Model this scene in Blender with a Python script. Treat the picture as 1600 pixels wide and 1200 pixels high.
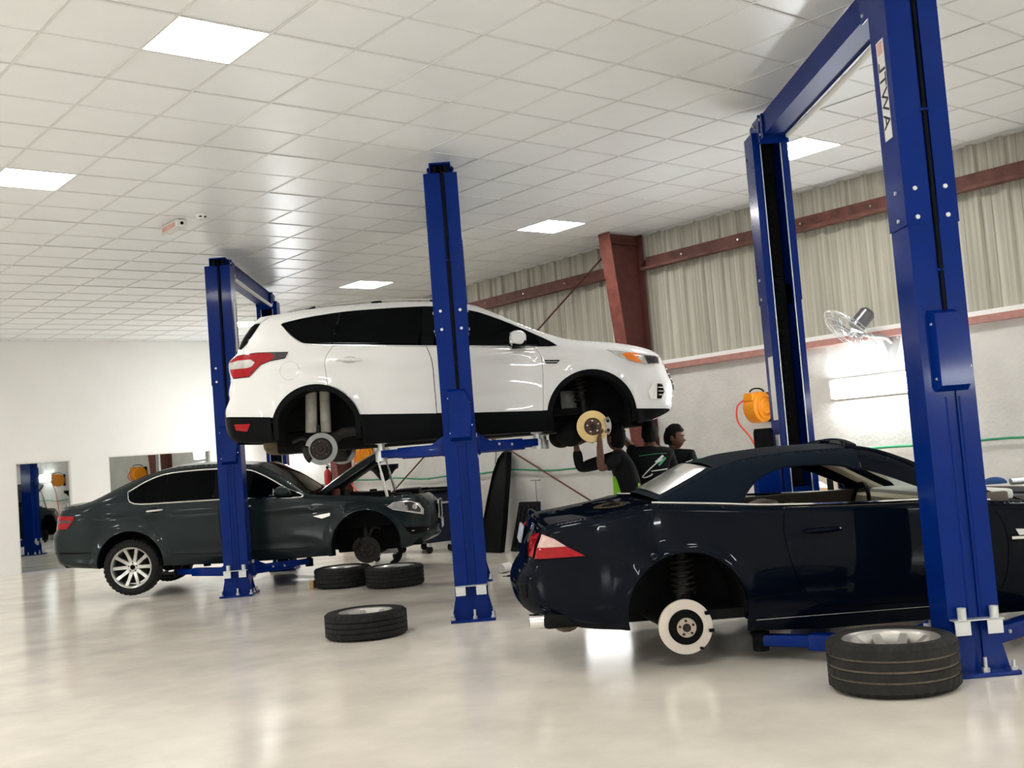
import bpy, bmesh, math, random
import numpy as np
from mathutils import Vector, Matrix, Euler
from mathutils.geometry import delaunay_2d_cdt

random.seed(7)
scene = bpy.context.scene
for o in list(bpy.data.objects):
    bpy.data.objects.remove(o, do_unlink=True)
COL = scene.collection
PI = math.pi

# ------------------------------------------------------------------ camera, world, exposure
# World axes: x runs along the parked cars, y away from the camera along the lifts' overhead beams.
CAM_H = 1.363
cam_data = bpy.data.cameras.new('camera')
cam_data.sensor_width = 36.0
cam_data.lens = 1762.17 / 1600 * 36
cam_data.clip_end = 200
cam = bpy.data.objects.new('camera', cam_data)
COL.objects.link(cam)
_r = Vector((0.99654405, -0.02708312, -0.07852675))
_u = Vector((0.07659465, -0.06621416, 0.99486127))
_f = Vector((0.03214353, 0.99743781, 0.06391090))
cam.matrix_world = Matrix(((_r.x, _u.x, -_f.x, 0), (_r.y, _u.y, -_f.y, 0), (_r.z, _u.z, -_f.z, CAM_H), (0, 0, 0, 1)))
scene.camera = cam

world = bpy.data.worlds.new('world')
scene.world = world
world.use_nodes = True
world.node_tree.nodes['Background'].inputs['Color'].default_value = (0.8, 0.86, 0.95, 1)
world.node_tree.nodes['Background'].inputs['Strength'].default_value = 0.35
scene.view_settings.view_transform = 'Standard'
scene.view_settings.look = 'None'
scene.view_settings.gamma = 1
scene.view_settings.use_curve_mapping = False
scene.view_settings.exposure = -0.24
PANEL_STRENGTH = 48.0
WALL_LAMP_STRENGTH = 90.0

# room axes: X towards the metal clad wall, Y towards the plain white end wall
TH = math.radians(37.576155)
ROOM = Matrix.Rotation(TH, 4, 'Z') @ Matrix.Translation((4.51161949, 4.89075736, 0))
def room(X, Y, Z=0.0):
    return ROOM @ Vector((X, Y, Z))
H = 4.08          # ceiling height
XW = 6.05         # right wall face
YB = 15.85        # end wall face
XL, YF = -10.0, -9.5

# ------------------------------------------------------------------ materials
MATS = {}
def M(name, col=(.8, .8, .8), rough=.5, metal=0.0, coat=0.0, spec=.28, var=0.0, vscale=8.0, vstretch=(1, 1, 1), bump=0.0, bscale=60.0,
      emit=None, estr=0.0, rvar=0.0, coatr=.03, alpha=None, trans=0.0, col2=None, coords='Object'):
    if name in MATS:
        return MATS[name]
    m = bpy.data.materials.new(name)
    m.use_nodes = True
    nt = m.node_tree
    b = nt.nodes['Principled BSDF']
    def S(k, v):
        if k in b.inputs:
            b.inputs[k].default_value = v
    c = (*col, 1)
    S('Base Color', c); S('Roughness', rough); S('Metallic', metal); S('Coat Weight', coat); S('Coat Roughness', coatr)
    S('Specular IOR Level', spec); S('Transmission Weight', trans)
    if alpha is not None: S('Alpha', alpha)
    if emit is not None:
        S('Emission Color', (*emit, 1)); S('Emission Strength', estr)
    tc = nt.nodes.new('ShaderNodeTexCoord')
    mp = nt.nodes.new('ShaderNodeMapping')
    mp.inputs['Scale'].default_value = vstretch
    nt.links.new(tc.outputs[coords], mp.inputs['Vector'])
    if var > 0 or col2 is not None or rvar > 0:
        n = nt.nodes.new('ShaderNodeTexNoise')
        n.inputs['Scale'].default_value = vscale
        n.inputs['Detail'].default_value = 6
        n.inputs['Roughness'].default_value = .6
        nt.links.new(mp.outputs['Vector'], n.inputs['Vector'])
        if var > 0 or col2 is not None:
            r = nt.nodes.new('ShaderNodeValToRGB')
            r.color_ramp.elements[0].position = .3
            r.color_ramp.elements[1].position = .7
            lo = col2 if col2 is not None else tuple(max(0, x * (1 - var)) for x in col)
            r.color_ramp.elements[0].color = (*lo, 1)
            r.color_ramp.elements[1].color = (*tuple(min(1, x * (1 + var * .5)) for x in col), 1)
            nt.links.new(n.outputs['Fac'], r.inputs['Fac'])
            nt.links.new(r.outputs['Color'], b.inputs['Base Color'])
        if rvar > 0:
            mr = nt.nodes.new('ShaderNodeMapRange')
            mr.inputs['To Min'].default_value = max(0, rough - rvar)
            mr.inputs['To Max'].default_value = rough + rvar
            nt.links.new(n.outputs['Fac'], mr.inputs['Value'])
            nt.links.new(mr.outputs['Result'], b.inputs['Roughness'])
    if bump > 0:
        n2 = nt.nodes.new('ShaderNodeTexNoise')
        n2.inputs['Scale'].default_value = bscale
        n2.inputs['Detail'].default_value = 4
        nt.links.new(tc.outputs[coords], n2.inputs['Vector'])
        bp = nt.nodes.new('ShaderNodeBump')
        bp.inputs['Strength'].default_value = bump
        bp.inputs['Distance'].default_value = .01
        nt.links.new(n2.outputs['Fac'], bp.inputs['Height'])
        nt.links.new(bp.outputs['Normal'], b.inputs['Normal'])
    MATS[name] = m
    return m

m_floor = M('polished_floor', (.80, .74, .645), .17, spec=.55, var=.17, vscale=1.5, rvar=.045, bump=.02, bscale=3)
m_white = M('white_wall_paint', (.91, .895, .86), .6, var=.02, vscale=2, bump=.05, bscale=40)
m_plaster = M('rough_plaster', (.68, .66, .625), .75, var=.10, vscale=3, bump=.55, bscale=26)
m_tile = M('ceiling_tile', (.93, .945, .945), .32, spec=.55, var=.015, vscale=3, bump=.03, bscale=90)
m_tbar = M('ceiling_runner', (.78, .78, .76), .4, var=.03)
m_sheet = M('metal_cladding', (.60, .575, .485), .5, var=.0, col2=(.30, .285, .225), vscale=2.4, vstretch=(9, 9, .12), bump=.05)
m_rust = M('red_primer_steel', (.165, .048, .036), .6, var=.35, vscale=9, bump=.15)
m_girt = M('dull_red_girt_paint', (.15, .058, .045), .6, var=.45, vscale=7, bump=.2)
m_rustd = M('brown_primer_steel', (.105, .034, .028), .6, var=.25, vscale=7)
m_redtrim = M('red_trim_paint', (.45, .22, .19), .6, var=.2, vscale=10)
m_blue = M('lift_blue_paint', (.0008, .0175, .165), .25, spec=.06, coat=.12, coatr=.08, var=.12, vscale=5)
m_bluem = M('lift_beam_blue', (.0008, .0175, .165), .42, spec=.12, var=.12, vscale=5)
m_black = M('black_plastic', (.0045, .005, .0055), .5, spec=.05, var=.2)
m_dark = M('dark_underbody', (.006, .006, .0065), .75, spec=.12, var=.4, vscale=12, bump=.2)
m_rubber = M('tyre_rubber', (.010, .0102, .0105), .62, spec=.2, var=.35, vscale=14, bump=.1, bscale=120)
m_rubberd = M('dusty_tyre_rubber', (.022, .0205, .0185), .65, spec=.2, var=.5, vscale=9, bump=.12, bscale=120)
m_alloy = M('silver_alloy', (.62, .61, .58), .28, metal=.85, var=.06)
m_alloyd = M('dusty_alloy', (.50, .485, .45), .38, metal=.75, var=.15)
m_steel = M('bare_steel', (.55, .55, .54), .3, metal=1, var=.1)
m_zinc = M('zinc_plate', (.66, .68, .68), .34, metal=.6, var=.08)
m_chrome = M('chrome', (.85, .85, .85), .08, metal=1, var=.02)
m_castiron = M('cast_iron', (.030, .026, .024), .6, metal=.5, var=.3, vscale=20)
m_brass = M('gold_coated_disc', (.50, .37, .17), .3, metal=.9, var=.1)
m_disc = M('worn_disc', (.20, .20, .195), .34, metal=.9, var=.15)
m_discj = M('clean_disc', (.66, .60, .53), .36, metal=.6, var=.08)
m_hub = M('rusty_hub', (.13, .072, .05), .6, metal=.4, var=.4, vscale=30)
m_glass = M('dark_tinted_glass', (.0012, .0016, .0018), .04, spec=.07, var=.1)
m_orange = M('orange_plastic', (.86, .30, .012), .4, var=.08)
m_redhose = M('red_rubber_hose', (.80, .10, .06), .45, var=.1)
m_green = M('green_rubber_hose', (.03, .27, .13), .45, var=.15)
m_redlens = M('red_lamp_lens', (.36, .004, .010), .15, spec=.15, coat=.35, var=.2, vscale=30)
m_clear = M('clear_lamp_lens', (.62, .60, .57), .12, coat=1, metal=.3, var=.25, vscale=18)
m_amber = M('amber_lamp_lens', (.85, .22, .03), .15, coat=1, var=.1)
m_lampdark = M('smoked_lamp_lens', (.035, .03, .035), .08, coat=1, var=.2)
m_whitep = M('white_car_paint', (.80, .795, .78), .3, coat=1.0, coatr=.02, var=.01)
m_greenp = M('dark_grey_green_car_paint', (.013, .0205, .0225), .3, metal=.3, spec=.06, coat=.34, coatr=.02, var=.03)
m_navyp = M('midnight_navy_car_paint', (.0014, .0030, .0072), .3, spec=.0, coat=.22, coatr=.015, var=.03)
m_canvas = M('navy_canvas', (.0045, .0085, .016), .9, spec=.1, var=.12, vscale=60, bump=.2, bscale=400)
m_cream = M('cream_leather', (.62, .54, .42), .5, var=.06, bump=.08)
m_tan = M('dark_tan_trim', (.11, .095, .075), .6, var=.1)
m_leather = M('black_leather', (.02, .02, .021), .45, var=.15)
m_wood = M('worn_timber', (.56, .33, .14), .55, var=.25, vscale=3, vstretch=(1, 12, 12))
m_yellow = M('yellow_plastic', (.80, .62, .03), .45, var=.05)
m_red = M('fire_red_paint', (.45, .015, .018), .3, coat=.5, var=.05)
m_skin = M('brown_skin', (.11, .052, .031), .5, var=.12, vscale=14)
m_hair = M('black_hair', (.004, .0035, .0035), .7, spec=.1, var=.3, vscale=60, bump=.5, bscale=150)
m_shirt = M('black_shirt', (.006, .0065, .007), .85, spec=.1, var=.2, vscale=9, bump=.15, bscale=30)
m_trouser = M('dark_work_trousers', (.008, .0085, .009), .85, spec=.1, var=.2, bump=.15, bscale=30)
m_lime = M('lime_green_stripe', (.22, .55, .02), .7, var=.1)
m_print = M('white_print', (.75, .75, .75), .6, var=.05)
m_greenprint = M('green_print', (.06, .33, .14), .6, var=.05)
m_paper = M('white_sticker', (.78, .76, .75), .5, var=.03)
m_orangered = M('faded_red_print', (.72, .42, .36), .5, var=.2)
m_blackprint = M('black_print', (.02, .018, .022), .5, var=.05)
m_cabinet = M('dark_blue_cabinet_paint', (.010, .014, .036), .4, var=.15)
m_diff = M('led_diffuser', (1, 1, 1), .5, emit=(1, .985, .955), estr=PANEL_STRENGTH)
m_work = M('work_lamp_panel', (1, 1, 1), .4, emit=(1, .99, .96), estr=6.5)
m_tube = M('fluorescent_tube', (1, 1, 1), .4, emit=(.92, .97, 1), estr=WALL_LAMP_STRENGTH)
m_offwhite = M('off_white_plastic', (.80, .79, .75), .45, var=.02)
m_mirror = M('reflective_tinted_glass', (.50, .53, .515), .015, metal=1.0, var=.02, vscale=2)
m_plate = M('number_plate', (.36, .39, .46), .4, var=.05)
m_galv = M('galvanised_canister', (.34, .34, .33), .5, metal=.3, var=.2)

def glass_mat():
    m = bpy.data.materials.new('clear_glass')
    m.use_nodes = True
    nt = m.node_tree
    nt.nodes.clear()
    out = nt.nodes.new('ShaderNodeOutputMaterial')
    mix = nt.nodes.new('ShaderNodeMixShader')
    fr = nt.nodes.new('ShaderNodeFresnel'); fr.inputs['IOR'].default_value = 1.45
    tr = nt.nodes.new('ShaderNodeBsdfTransparent'); tr.inputs['Color'].default_value = (.80, .86, .82, 1)
    gl = nt.nodes.new('ShaderNodeBsdfGlossy'); gl.inputs['Roughness'].default_value = .02
    nt.links.new(fr.outputs['Fac'], mix.inputs['Fac'])
    nt.links.new(tr.outputs['BSDF'], mix.inputs[1]); nt.links.new(gl.outputs['BSDF'], mix.inputs[2])
    nt.links.new(mix.outputs['Shader'], out.inputs['Surface'])
    return m
m_clearglass = glass_mat()

# ------------------------------------------------------------------ object helpers
def link(o, parent=None):
    COL.objects.link(o)
    if parent is not None:
        o.parent = parent
    return o
def tag(o, label=None, cat=None, group=None, kind=None):
    if label: o['label'] = label
    if cat: o['category'] = cat
    if group: o['group'] = group
    if kind: o['kind'] = kind
    return o
def thing(name, label, cat, loc=(0, 0, 0), rotz=0.0, group=None):
    o = bpy.data.objects.new(name, None)
    o.empty_display_size = .1
    o.location = loc
    o.rotation_euler = (0, 0, rotz)
    link(o)
    return tag(o, label, cat, group)
def room_thing(name, label, cat, X, Y, Z=0.0, group=None, rot=0.0):
    return thing(name, label, cat, room(X, Y, Z), TH + rot, group)
def mesh_object(name, verts, faces, mat, parent=None, smooth=40, normals=None):
    me = bpy.data.meshes.new(name)
    me.from_pydata([tuple(map(float, v)) for v in verts], [], [tuple(map(int, f)) for f in faces])
    if normals is None:
        bm = bmesh.new(); bm.from_mesh(me)
        bmesh.ops.recalc_face_normals(bm, faces=bm.faces)
        bm.to_mesh(me); bm.free()
    me.materials.append(mat)
    if smooth:
        me.polygons.foreach_set('use_smooth', [True] * len(me.polygons))
        if normals is not None:
            me.normals_split_custom_set_from_vertices([tuple(n) for n in normals])
        else:
            me.set_sharp_from_angle(angle=math.radians(smooth))
    me.update()
    return link(bpy.data.objects.new(name, me), parent)

def frame_from(d):
    d = Vector(d).normalized()
    a = Vector((0, 0, 1)) if abs(d.z) < .9 else Vector((1, 0, 0))
    x = a.cross(d).normalized()
    return x, d.cross(x)

class MB:
    def __init__(s):
        s.v = []; s.f = []
    def add(s, vs, fs):
        n = len(s.v)
        s.v += [tuple(v) for v in vs]
        s.f += [tuple(i + n for i in f) for f in fs]
        return s
    def box(s, c, size, bev=0.0, rot=None):
        hx, hy, hz = size[0] / 2, size[1] / 2, size[2] / 2
        b = min(bev, hx * .9, hy * .9, hz * .9)
        if b <= 0:
            vs = [(x, y, z) for x in (-hx, hx) for y in (-hy, hy) for z in (-hz, hz)]
            fs = [(0, 1, 3, 2), (4, 6, 7, 5), (0, 4, 5, 1), (2, 3, 7, 6), (0, 2, 6, 4), (1, 5, 7, 3)]
        else:
            bm = bmesh.new()
            bmesh.ops.create_cube(bm, size=1)
            for v in bm.verts:
                v.co = Vector((v.co.x * 2 * hx, v.co.y * 2 * hy, v.co.z * 2 * hz))
            bmesh.ops.bevel(bm, geom=list(bm.edges), offset=b, segments=2, profile=.6, affect='EDGES')
            bm.verts.index_update()
            vs = [tuple(v.co) for v in bm.verts]
            fs = [tuple(v.index for v in f.verts) for f in bm.faces]
            bm.free()
        R = rot if rot is not None else Matrix.Identity(3)
        c = Vector(c)
        return s.add([tuple(c + R @ Vector(v)) for v in vs], fs)
    def prism(s, poly, a0, a1, axis='z'):
        n = len(poly)
        def P(p, a):
            return {'z': (p[0], p[1], a), 'y': (p[0], a, p[1]), 'x': (a, p[0], p[1])}[axis]
        vs = [P(p, a0) for p in poly] + [P(p, a1) for p in poly]
        fs = [tuple(range(n))[::-1], tuple(range(n, 2 * n))] + [(i, (i + 1) % n, n + (i + 1) % n, n + i) for i in range(n)]
        return s.add(vs, fs)
    def cyl(s, p0, p1, r0, r1=None, seg=16, cap=True):
        r1 = r0 if r1 is None else r1
        p0, p1 = Vector(p0), Vector(p1)
        x, y = frame_from(p1 - p0)
        vs = []
        for p, r in ((p0, r0), (p1, r1)):
            for i in range(seg):
                a = 2 * PI * i / seg
                vs.append(tuple(p + x * (r * math.cos(a)) + y * (r * math.sin(a))))
        fs = [(i, (i + 1) % seg, seg + (i + 1) % seg, seg + i) for i in range(seg)]
        if cap:
            fs += [tuple(range(seg))[::-1], tuple(range(seg, 2 * seg))]
        return s.add(vs, fs)
    def tube(s, path, r, seg=8, closed=False):
        P = [Vector(p) for p in path]
        n = len(P)
        rs = r if hasattr(r, '__len__') else [r] * n
        vs = []
        x = None
        for i, p in enumerate(P):
            if closed: d = P[(i + 1) % n] - P[i - 1]
            else: d = P[min(i + 1, n - 1)] - P[max(i - 1, 0)]
            if d.length < 1e-9: d = Vector((0, 0, 1))
            d.normalize()
            if x is None:
                x, y = frame_from(d)
            else:
                x = (x - d * x.dot(d))
                if x.length < 1e-6: x, _ = frame_from(d)
                x.normalize(); y = d.cross(x)
            for k in range(seg):
                a = 2 * PI * k / seg
                vs.append(tuple(p + x * (rs[i] * math.cos(a)) + y * (rs[i] * math.sin(a))))
        fs = []
        for i in range(n if closed else n - 1):
            j = (i + 1) % n
            for k in range(seg):
                fs.append((i * seg + k, i * seg + (k + 1) % seg, j * seg + (k + 1) % seg, j * seg + k))
        if not closed:
            fs += [tuple(range(seg))[::-1], tuple(range((n - 1) * seg, n * seg))]
        return s.add(vs, fs)
    def lathe(s, prof, seg=32, o=(0, 0, 0), axis='z', closed=False, a0=0.0, a1=2 * PI):
        o = Vector(o)
        full = abs(a1 - a0 - 2 * PI) < 1e-6
        na = seg if full else seg + 1
        vs = []
        for i in range(na):
            a = a0 + (a1 - a0) * i / seg
            c, sn = math.cos(a), math.sin(a)
            for r, h in prof:
                p = {'z': (r * c, r * sn, h), 'y': (r * c, h, r * sn), 'x': (h, r * c, r * sn)}[axis]
                vs.append(tuple(o + Vector(p)))
        m = len(prof)
        fs = []
        for i in range(seg):
            j = (i + 1) % na
            for k in range(m if closed else m - 1):
                k2 = (k + 1) % m
                fs.append((i * m + k, j * m + k, j * m + k2, i * m + k2))
        return s.add(vs, fs)
    def ell(s, c, rad, seg=16, rings=10, rot=None):
        R = rot if rot is not None else Matrix.Identity(3)
        c = Vector(c)
        vs = [c + R @ Vector((0, 0, rad[2]))]
        for i in range(1, rings):
            t = PI * i / rings
            for k in range(seg):
                a = 2 * PI * k / seg
                vs.append(c + R @ Vector((rad[0] * math.sin(t) * math.cos(a), rad[1] * math.sin(t) * math.sin(a), rad[2] * math.cos(t))))
        vs.append(c + R @ Vector((0, 0, -rad[2])))
        fs = [(0, 1 + k, 1 + (k + 1) % seg) for k in range(seg)]
        for i in range(rings - 2):
            for k in range(seg):
                a, b = 1 + i * seg + k, 1 + i * seg + (k + 1) % seg
                fs.append((a, a + seg, b + seg, b))
        L = len(vs) - 1
        fs += [(L, 1 + (rings - 2) * seg + (k + 1) % seg, 1 + (rings - 2) * seg + k) for k in range(seg)]
        return s.add(vs, fs)
    def build(s, name, mat, parent=None, smooth=40):
        return mesh_object(name, s.v, s.f, mat, parent, smooth)

def copy_part(o, parent=None, loc=None, rot=None):
    c = o.copy()
    COL.objects.link(c)
    c.parent = parent
    if loc is not None: c.location = loc
    if rot is not None: c.rotation_euler = rot
    return c
def copy_tree(o, parent=None, loc=None, rot=None):
    c = copy_part(o, parent, loc, rot)
    for ch in list(o.children):
        copy_tree(ch, c)
    return c
def to_room(o):
    o.matrix_world = ROOM
    return o
# ================================================================== the room
tag(to_room(MB().box(((XL + XW) / 2, (YF + YB) / 2, -.1), (XW - XL + .6, YB - YF + .6, .2)).build('floor', m_floor, smooth=0)), 'glossy pale beige polished floor of the workshop', kind='structure')
tag(to_room(MB().box((XW + .11, (YF + YB) / 2, 1.15), (.22, YB - YF + .4, 2.30)).build('wall_right', m_plaster, smooth=0)), 'rough white plastered wall under the metal cladding', kind='structure')
wall_right = bpy.data.objects['wall_right']
# end wall with an opening for the reflective door and window
DX0, DX1, DZ1 = 1.22, 2.16, 1.925
WX0, WX1, WZ0, WZ1 = 2.84, 4.84, .95, 1.95
wb = MB()
def wseg(x0, x1, z0, z1): wb.box(((x0 + x1) / 2, YB + .1, (z0 + z1) / 2), (x1 - x0, .2, z1 - z0))
wseg(XL - .2, DX0, 0, H); wseg(DX0, DX1, DZ1, H); wseg(DX1, WX0, 0, H); wseg(WX0, WX1, 0, WZ0); wseg(WX0, WX1, WZ1, H); wseg(WX1, XW + .3, 0, H)
tag(to_room(wb.build('wall_back', m_white, smooth=0)), 'plain white painted end wall with door and window', kind='structure')
tag(to_room(MB().box((XL - .1, (YF + YB) / 2, H / 2), (.2, YB - YF + .4, H)).build('wall_left', m_white, smooth=0)), 'plain white side wall out of view', kind='structure')
tag(to_room(MB().box(((XL + XW) / 2, YF - .1, H / 2), (XW - XL + .4, .2, H)).build('wall_front', m_white, smooth=0)), 'plain white wall behind the camera', kind='structure')

def glazed(name, label, x0, x1, z0, z1, tilt, mullions):
    root = tag(link(bpy.data.objects.new(name, None)), label, kind='structure')
    root.matrix_world = ROOM @ Matrix.Translation((x0, YB, 0))
    w = x1 - x0
    fr = MB()
    t = .022
    for a, b, c, d in ((0, t, z0, z1), (w - t, w, z0, z1), (0, w, z1 - t, z1)):
        fr.box(((a + b) / 2, .05, (c + d) / 2), (b - a, .08, d - c))
    if z0 > .1: fr.box((w / 2, .05, z0 + t / 2), (w, .08, t))
    fr.build('frame', m_offwhite, root, 0)
    edges = [t] + [m for m in mullions] + [w - t]
    for i in range(len(edges) - 1):
        a, b = edges[i] + (.006 if i else 0), edges[i + 1] - (.006 if i < len(edges) - 2 else 0)
        p = MB().box((0, 0, (z0 + z1) / 2), (b - a, .008, z1 - z0 - t)).build('pane', m_mirror, root, 0)
        p.location = ((a + b) / 2, .06, 0)
        p.rotation_euler = (0, 0, tilt)
    for m in mullions:
        MB().box((m, .05, (z0 + z1) / 2), (.014, .05, z1 - z0 - .03)).build('mullion', m_offwhite, root, 0)
    return root
d1 = glazed('door_1', 'full height reflective glass door in the white end wall', DX0, DX1, .01, DZ1, 0.0, [])
MB().cyl((.86, -.005, .95), (.86, -.005, 1.15), .012).cyl((.86, .06, .96), (.86, -.005, .96), .008).cyl((.86, .06, 1.14), (.86, -.005, 1.14), .008).build('door_handle', m_steel, d1)
glazed('window_1', 'wide reflective tinted window above the dark sedan', WX0, WX1, WZ0, WZ1, math.radians(5.4), [.98])

# trims under the cladding
tag(to_room(MB().box((XW - .02, (YF + YB) / 2, 2.335), (.10, YB - YF, .07)).build('trim_1', m_redtrim, smooth=0)), 'dull red steel angle along the top of the plaster wall', kind='structure')
tag(to_room(MB().box((XW + .03, (YF + YB) / 2, 2.395), (.16, YB - YF, .05)).build('trim_2', m_white, smooth=0)), 'white sill strip below the metal cladding', kind='structure')

# ribbed metal sheets, one object each
PITCH, SHEET = .30, .90
prof = []
for k in range(3):
    y0 = k * PITCH
    prof += [(y0, 0), (y0 + .09, 0), (y0 + .096, -.010), (y0 + .114, -.010), (y0 + .12, 0), (y0 + .20, 0), (y0 + .215, -.042), (y0 + .285, -.042)]
prof.append((SHEET, 0))
sv = []; sf = []
for y, x in prof:
    sv += [(x, y, 2.42), (x, y, H + .02), (x + .006, y, 2.42), (x + .006, y, H + .02)]
for i in range(len(prof) - 1):
    a, b = 4 * i, 4 * i + 4
    sf += [(a, b, b + 1, a + 1), (a + 2, a + 3, b + 3, b + 2)]
cladding = tag(link(bpy.data.objects.new('wall_cladding', None)), 'beige ribbed metal sheeting above the plaster wall', kind='structure')
cladding.matrix_world = ROOM @ Matrix.Translation((XW + .11, 0, 0))
first = None
n_sh = int((YB - YF) / SHEET) + 1
for i in range(n_sh):
    if first is None:
        first = mesh_object('metal_sheet', sv, sf, m_sheet, cladding, 0)
        first.location = (0, YF, 0)
    else:
        copy_part(first, cladding, (0.002 * (i % 2), YF + i * SHEET, 0))
tag(to_room(MB().box((XW + .20, (YF + YB) / 2, 3.3), (.06, YB - YF + .4, 1.9)).build('wall_outer', m_dark, smooth=0)), 'dark backing behind the metal sheeting', kind='structure')

# girts and tapered columns
COL_Y = [5.19, 12.75, -2.4]
def column(Y, label):
    t = room_thing('steel_column', label, 'column', XW, Y, 0, 'red primed building columns')
    def xi(z): return -.16 - .43 * z / H
    # inner flange slanted, web, outer flange
    fl = MB()
    w, th = .10, .014
    vs = []
    for z in (0, H):
        x = xi(z)
        vs += [(x, -w, z), (x, w, z), (x + th, w, z), (x + th, -w, z)]
    fl.add(vs, [(0, 1, 2, 3), (4, 7, 6, 5), (0, 4, 5, 1), (1, 5, 6, 2), (2, 6, 7, 3), (3, 7, 4, 0)])
    fl.build('inner_flange', m_rust, t, 0)
    wv = []
    for z in (0, H):
        wv += [(xi(z) + th, -.005, z), (xi(z) + th, .005, z), (.0, .005, z), (.0, -.005, z)]
    MB().add(wv, [(0, 1, 2, 3), (4, 7, 6, 5), (0, 4, 5, 1), (1, 5, 6, 2), (2, 6, 7, 3), (3, 7, 4, 0)]).build('web', m_rustd, t, 0)
    MB().box((-.006, 0, H / 2), (.012, .2, H)).build('outer_flange', m_rustd, t, 0)
    MB().box((-.13, 0, .01), (.30, .26, .02)).build('base_plate', m_rustd, t, 0)
    for zz in (2.5, 3.95):
        MB().box(((xi(zz)) / 2, 0, zz), (abs(xi(zz)) - .03, .18, .012)).build('stiffener', m_rustd, t, 0)
    return t
column(COL_Y[0], 'red-brown tapered steel column rising behind the bonnet of the white car')
column(COL_Y[1], 'red-brown steel column beside the fire extinguisher')
column(COL_Y[2], 'red-brown steel column outside the right edge of view')

def girt(y0, y1, label):
    t = room_thing('steel_girt', label, 'girt', XW, (y0 + y1) / 2, 3.61, 'red primed wall girts')
    L = y1 - y0
    me = [(.02, 0), (-.09, 0), (-.09, .035), (-.08, .035), (-.08, .012), (.03, .012), (.03, .158), (.060, .158), (.060, .17), (.02, .17)]
    MB().prism(me, -L / 2, L / 2, 'y').build('z_section', m_girt, t, 0)
    m = MB()
    for k in range(int(L / .9)):
        m = MB().cyl((.015, -L / 2 + .45 + k * .9, .10), (.002, -L / 2 + .45 + k * .9, .10), .012, seg=8)
        m.build('bolt_head', m_steel, t)
    return t
girt(COL_Y[0] + .11, COL_Y[1] - .11, 'rusty red girt running left of the tapered column')
girt(COL_Y[2] + .11, COL_Y[0] - .11, 'rusty red girt running right of the tapered column')
girt(COL_Y[1] + .11, YB - .02, 'rusty red girt in the far corner by the end wall')

def rod(p0, p1, r, mat, label):
    t = room_thing('brace_rod', label, 'rod', *p0)
    d = Vector(p1) - Vector(p0)
    MB().cyl((0, 0, 0), tuple(d), r, seg=8).build('rod', mat, t)
    e = d.normalized()
    MB().cyl(tuple(e * .02), tuple(e * .16), r * 1.9, seg=6).build('turnbuckle', mat, t)
    return t
rod((5.945, 5.45, 4.05), (5.945, 12.55, .20), .013, m_rustd, 'thin dark diagonal brace rod crossing behind the raised white car')
rod((5.985, 5.42, .22), (5.985, 10.6, 2.66), .013, m_girt, 'thin rusty diagonal brace rod rising left behind the standing men')

# ------------------------------------------------------------------ suspended ceiling
tag(to_room(MB().box(((XL + XW) / 2, (YF + YB) / 2, H + .16), (XW - XL + .8, YB - YF + .6, .1)).build('ceiling_slab', m_dark, smooth=0)), 'dark void above the suspended ceiling', kind='structure')
ceiling = tag(link(bpy.data.objects.new('ceiling', None)), 'suspended ceiling of square off-white tiles in a thin metal grid', kind='structure')
ceiling.matrix_world = ROOM
T = .6
a_lo, a_hi = int(math.floor(XL / T)), int(math.floor((XW + .09) / T)) + 1
b_lo, b_hi = int(math.floor(YF / T)), int(math.floor(YB / T)) + 1
XC = XW + .10
LIGHTS = [(a, b) for a in (-13, -3, 7) for b in (-10, -4, 2, 8, 15, 22)]
lights_set = set(LIGHTS)
def pix(p):
    d = p - Vector((0, 0, CAM_H))
    z = d.dot(_f)
    if z < .3: return None
    return (800 + 1762.17 * d.dot(_r) / z, 600 - 1762.17 * d.dot(_u) / z, z)
tiles = []
for a in range(a_lo, a_hi):
    for b in range(b_lo, b_hi):
        if (a, b) in lights_set: continue
        x0, x1 = max(a * T, XL), min(a * T + T, XC)
        y0, y1 = max(b * T, YF), min(b * T + T, YB)
        if x1 - x0 < .03 or y1 - y0 < .03: continue
        c = room((x0 + x1) / 2, (y0 + y1) / 2, H)
        q = pix(c)
        area = 0
        if q and -70 < q[0] < 1670 and -60 < q[1] < 1260:
            area = (x1 - x0) * (y1 - y0) / q[2] ** 3
        tiles.append((area, a, b, x0, x1, y0, y1))
tiles.sort(reverse=True)
shared = None
rest = MB()
for i, (area, a, b, x0, x1, y0, y1) in enumerate(tiles):
    dz = .0015 * math.sin(a * 12.9 + b * 78.2)
    c = ((x0 + x1) / 2, (y0 + y1) / 2, H + .011 + dz)
    if i < 300 and area > 0:
        full = abs(x1 - x0 - T) < 1e-4 and abs(y1 - y0 - T) < 1e-4
        if full and shared is not None:
            copy_part(shared, ceiling, c)
        else:
            o = MB().box((0, 0, 0), (x1 - x0 - .006, y1 - y0 - .006, .016)).build('ceiling_tile', m_tile, ceiling, 0)
            o.location = c
            if full: shared = o
    else:
        rest.box(c, (x1 - x0 - .006, y1 - y0 - .006, .016))
tag(rest.build('distant_tiles', m_tile, ceiling, 0), kind='stuff')
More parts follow.
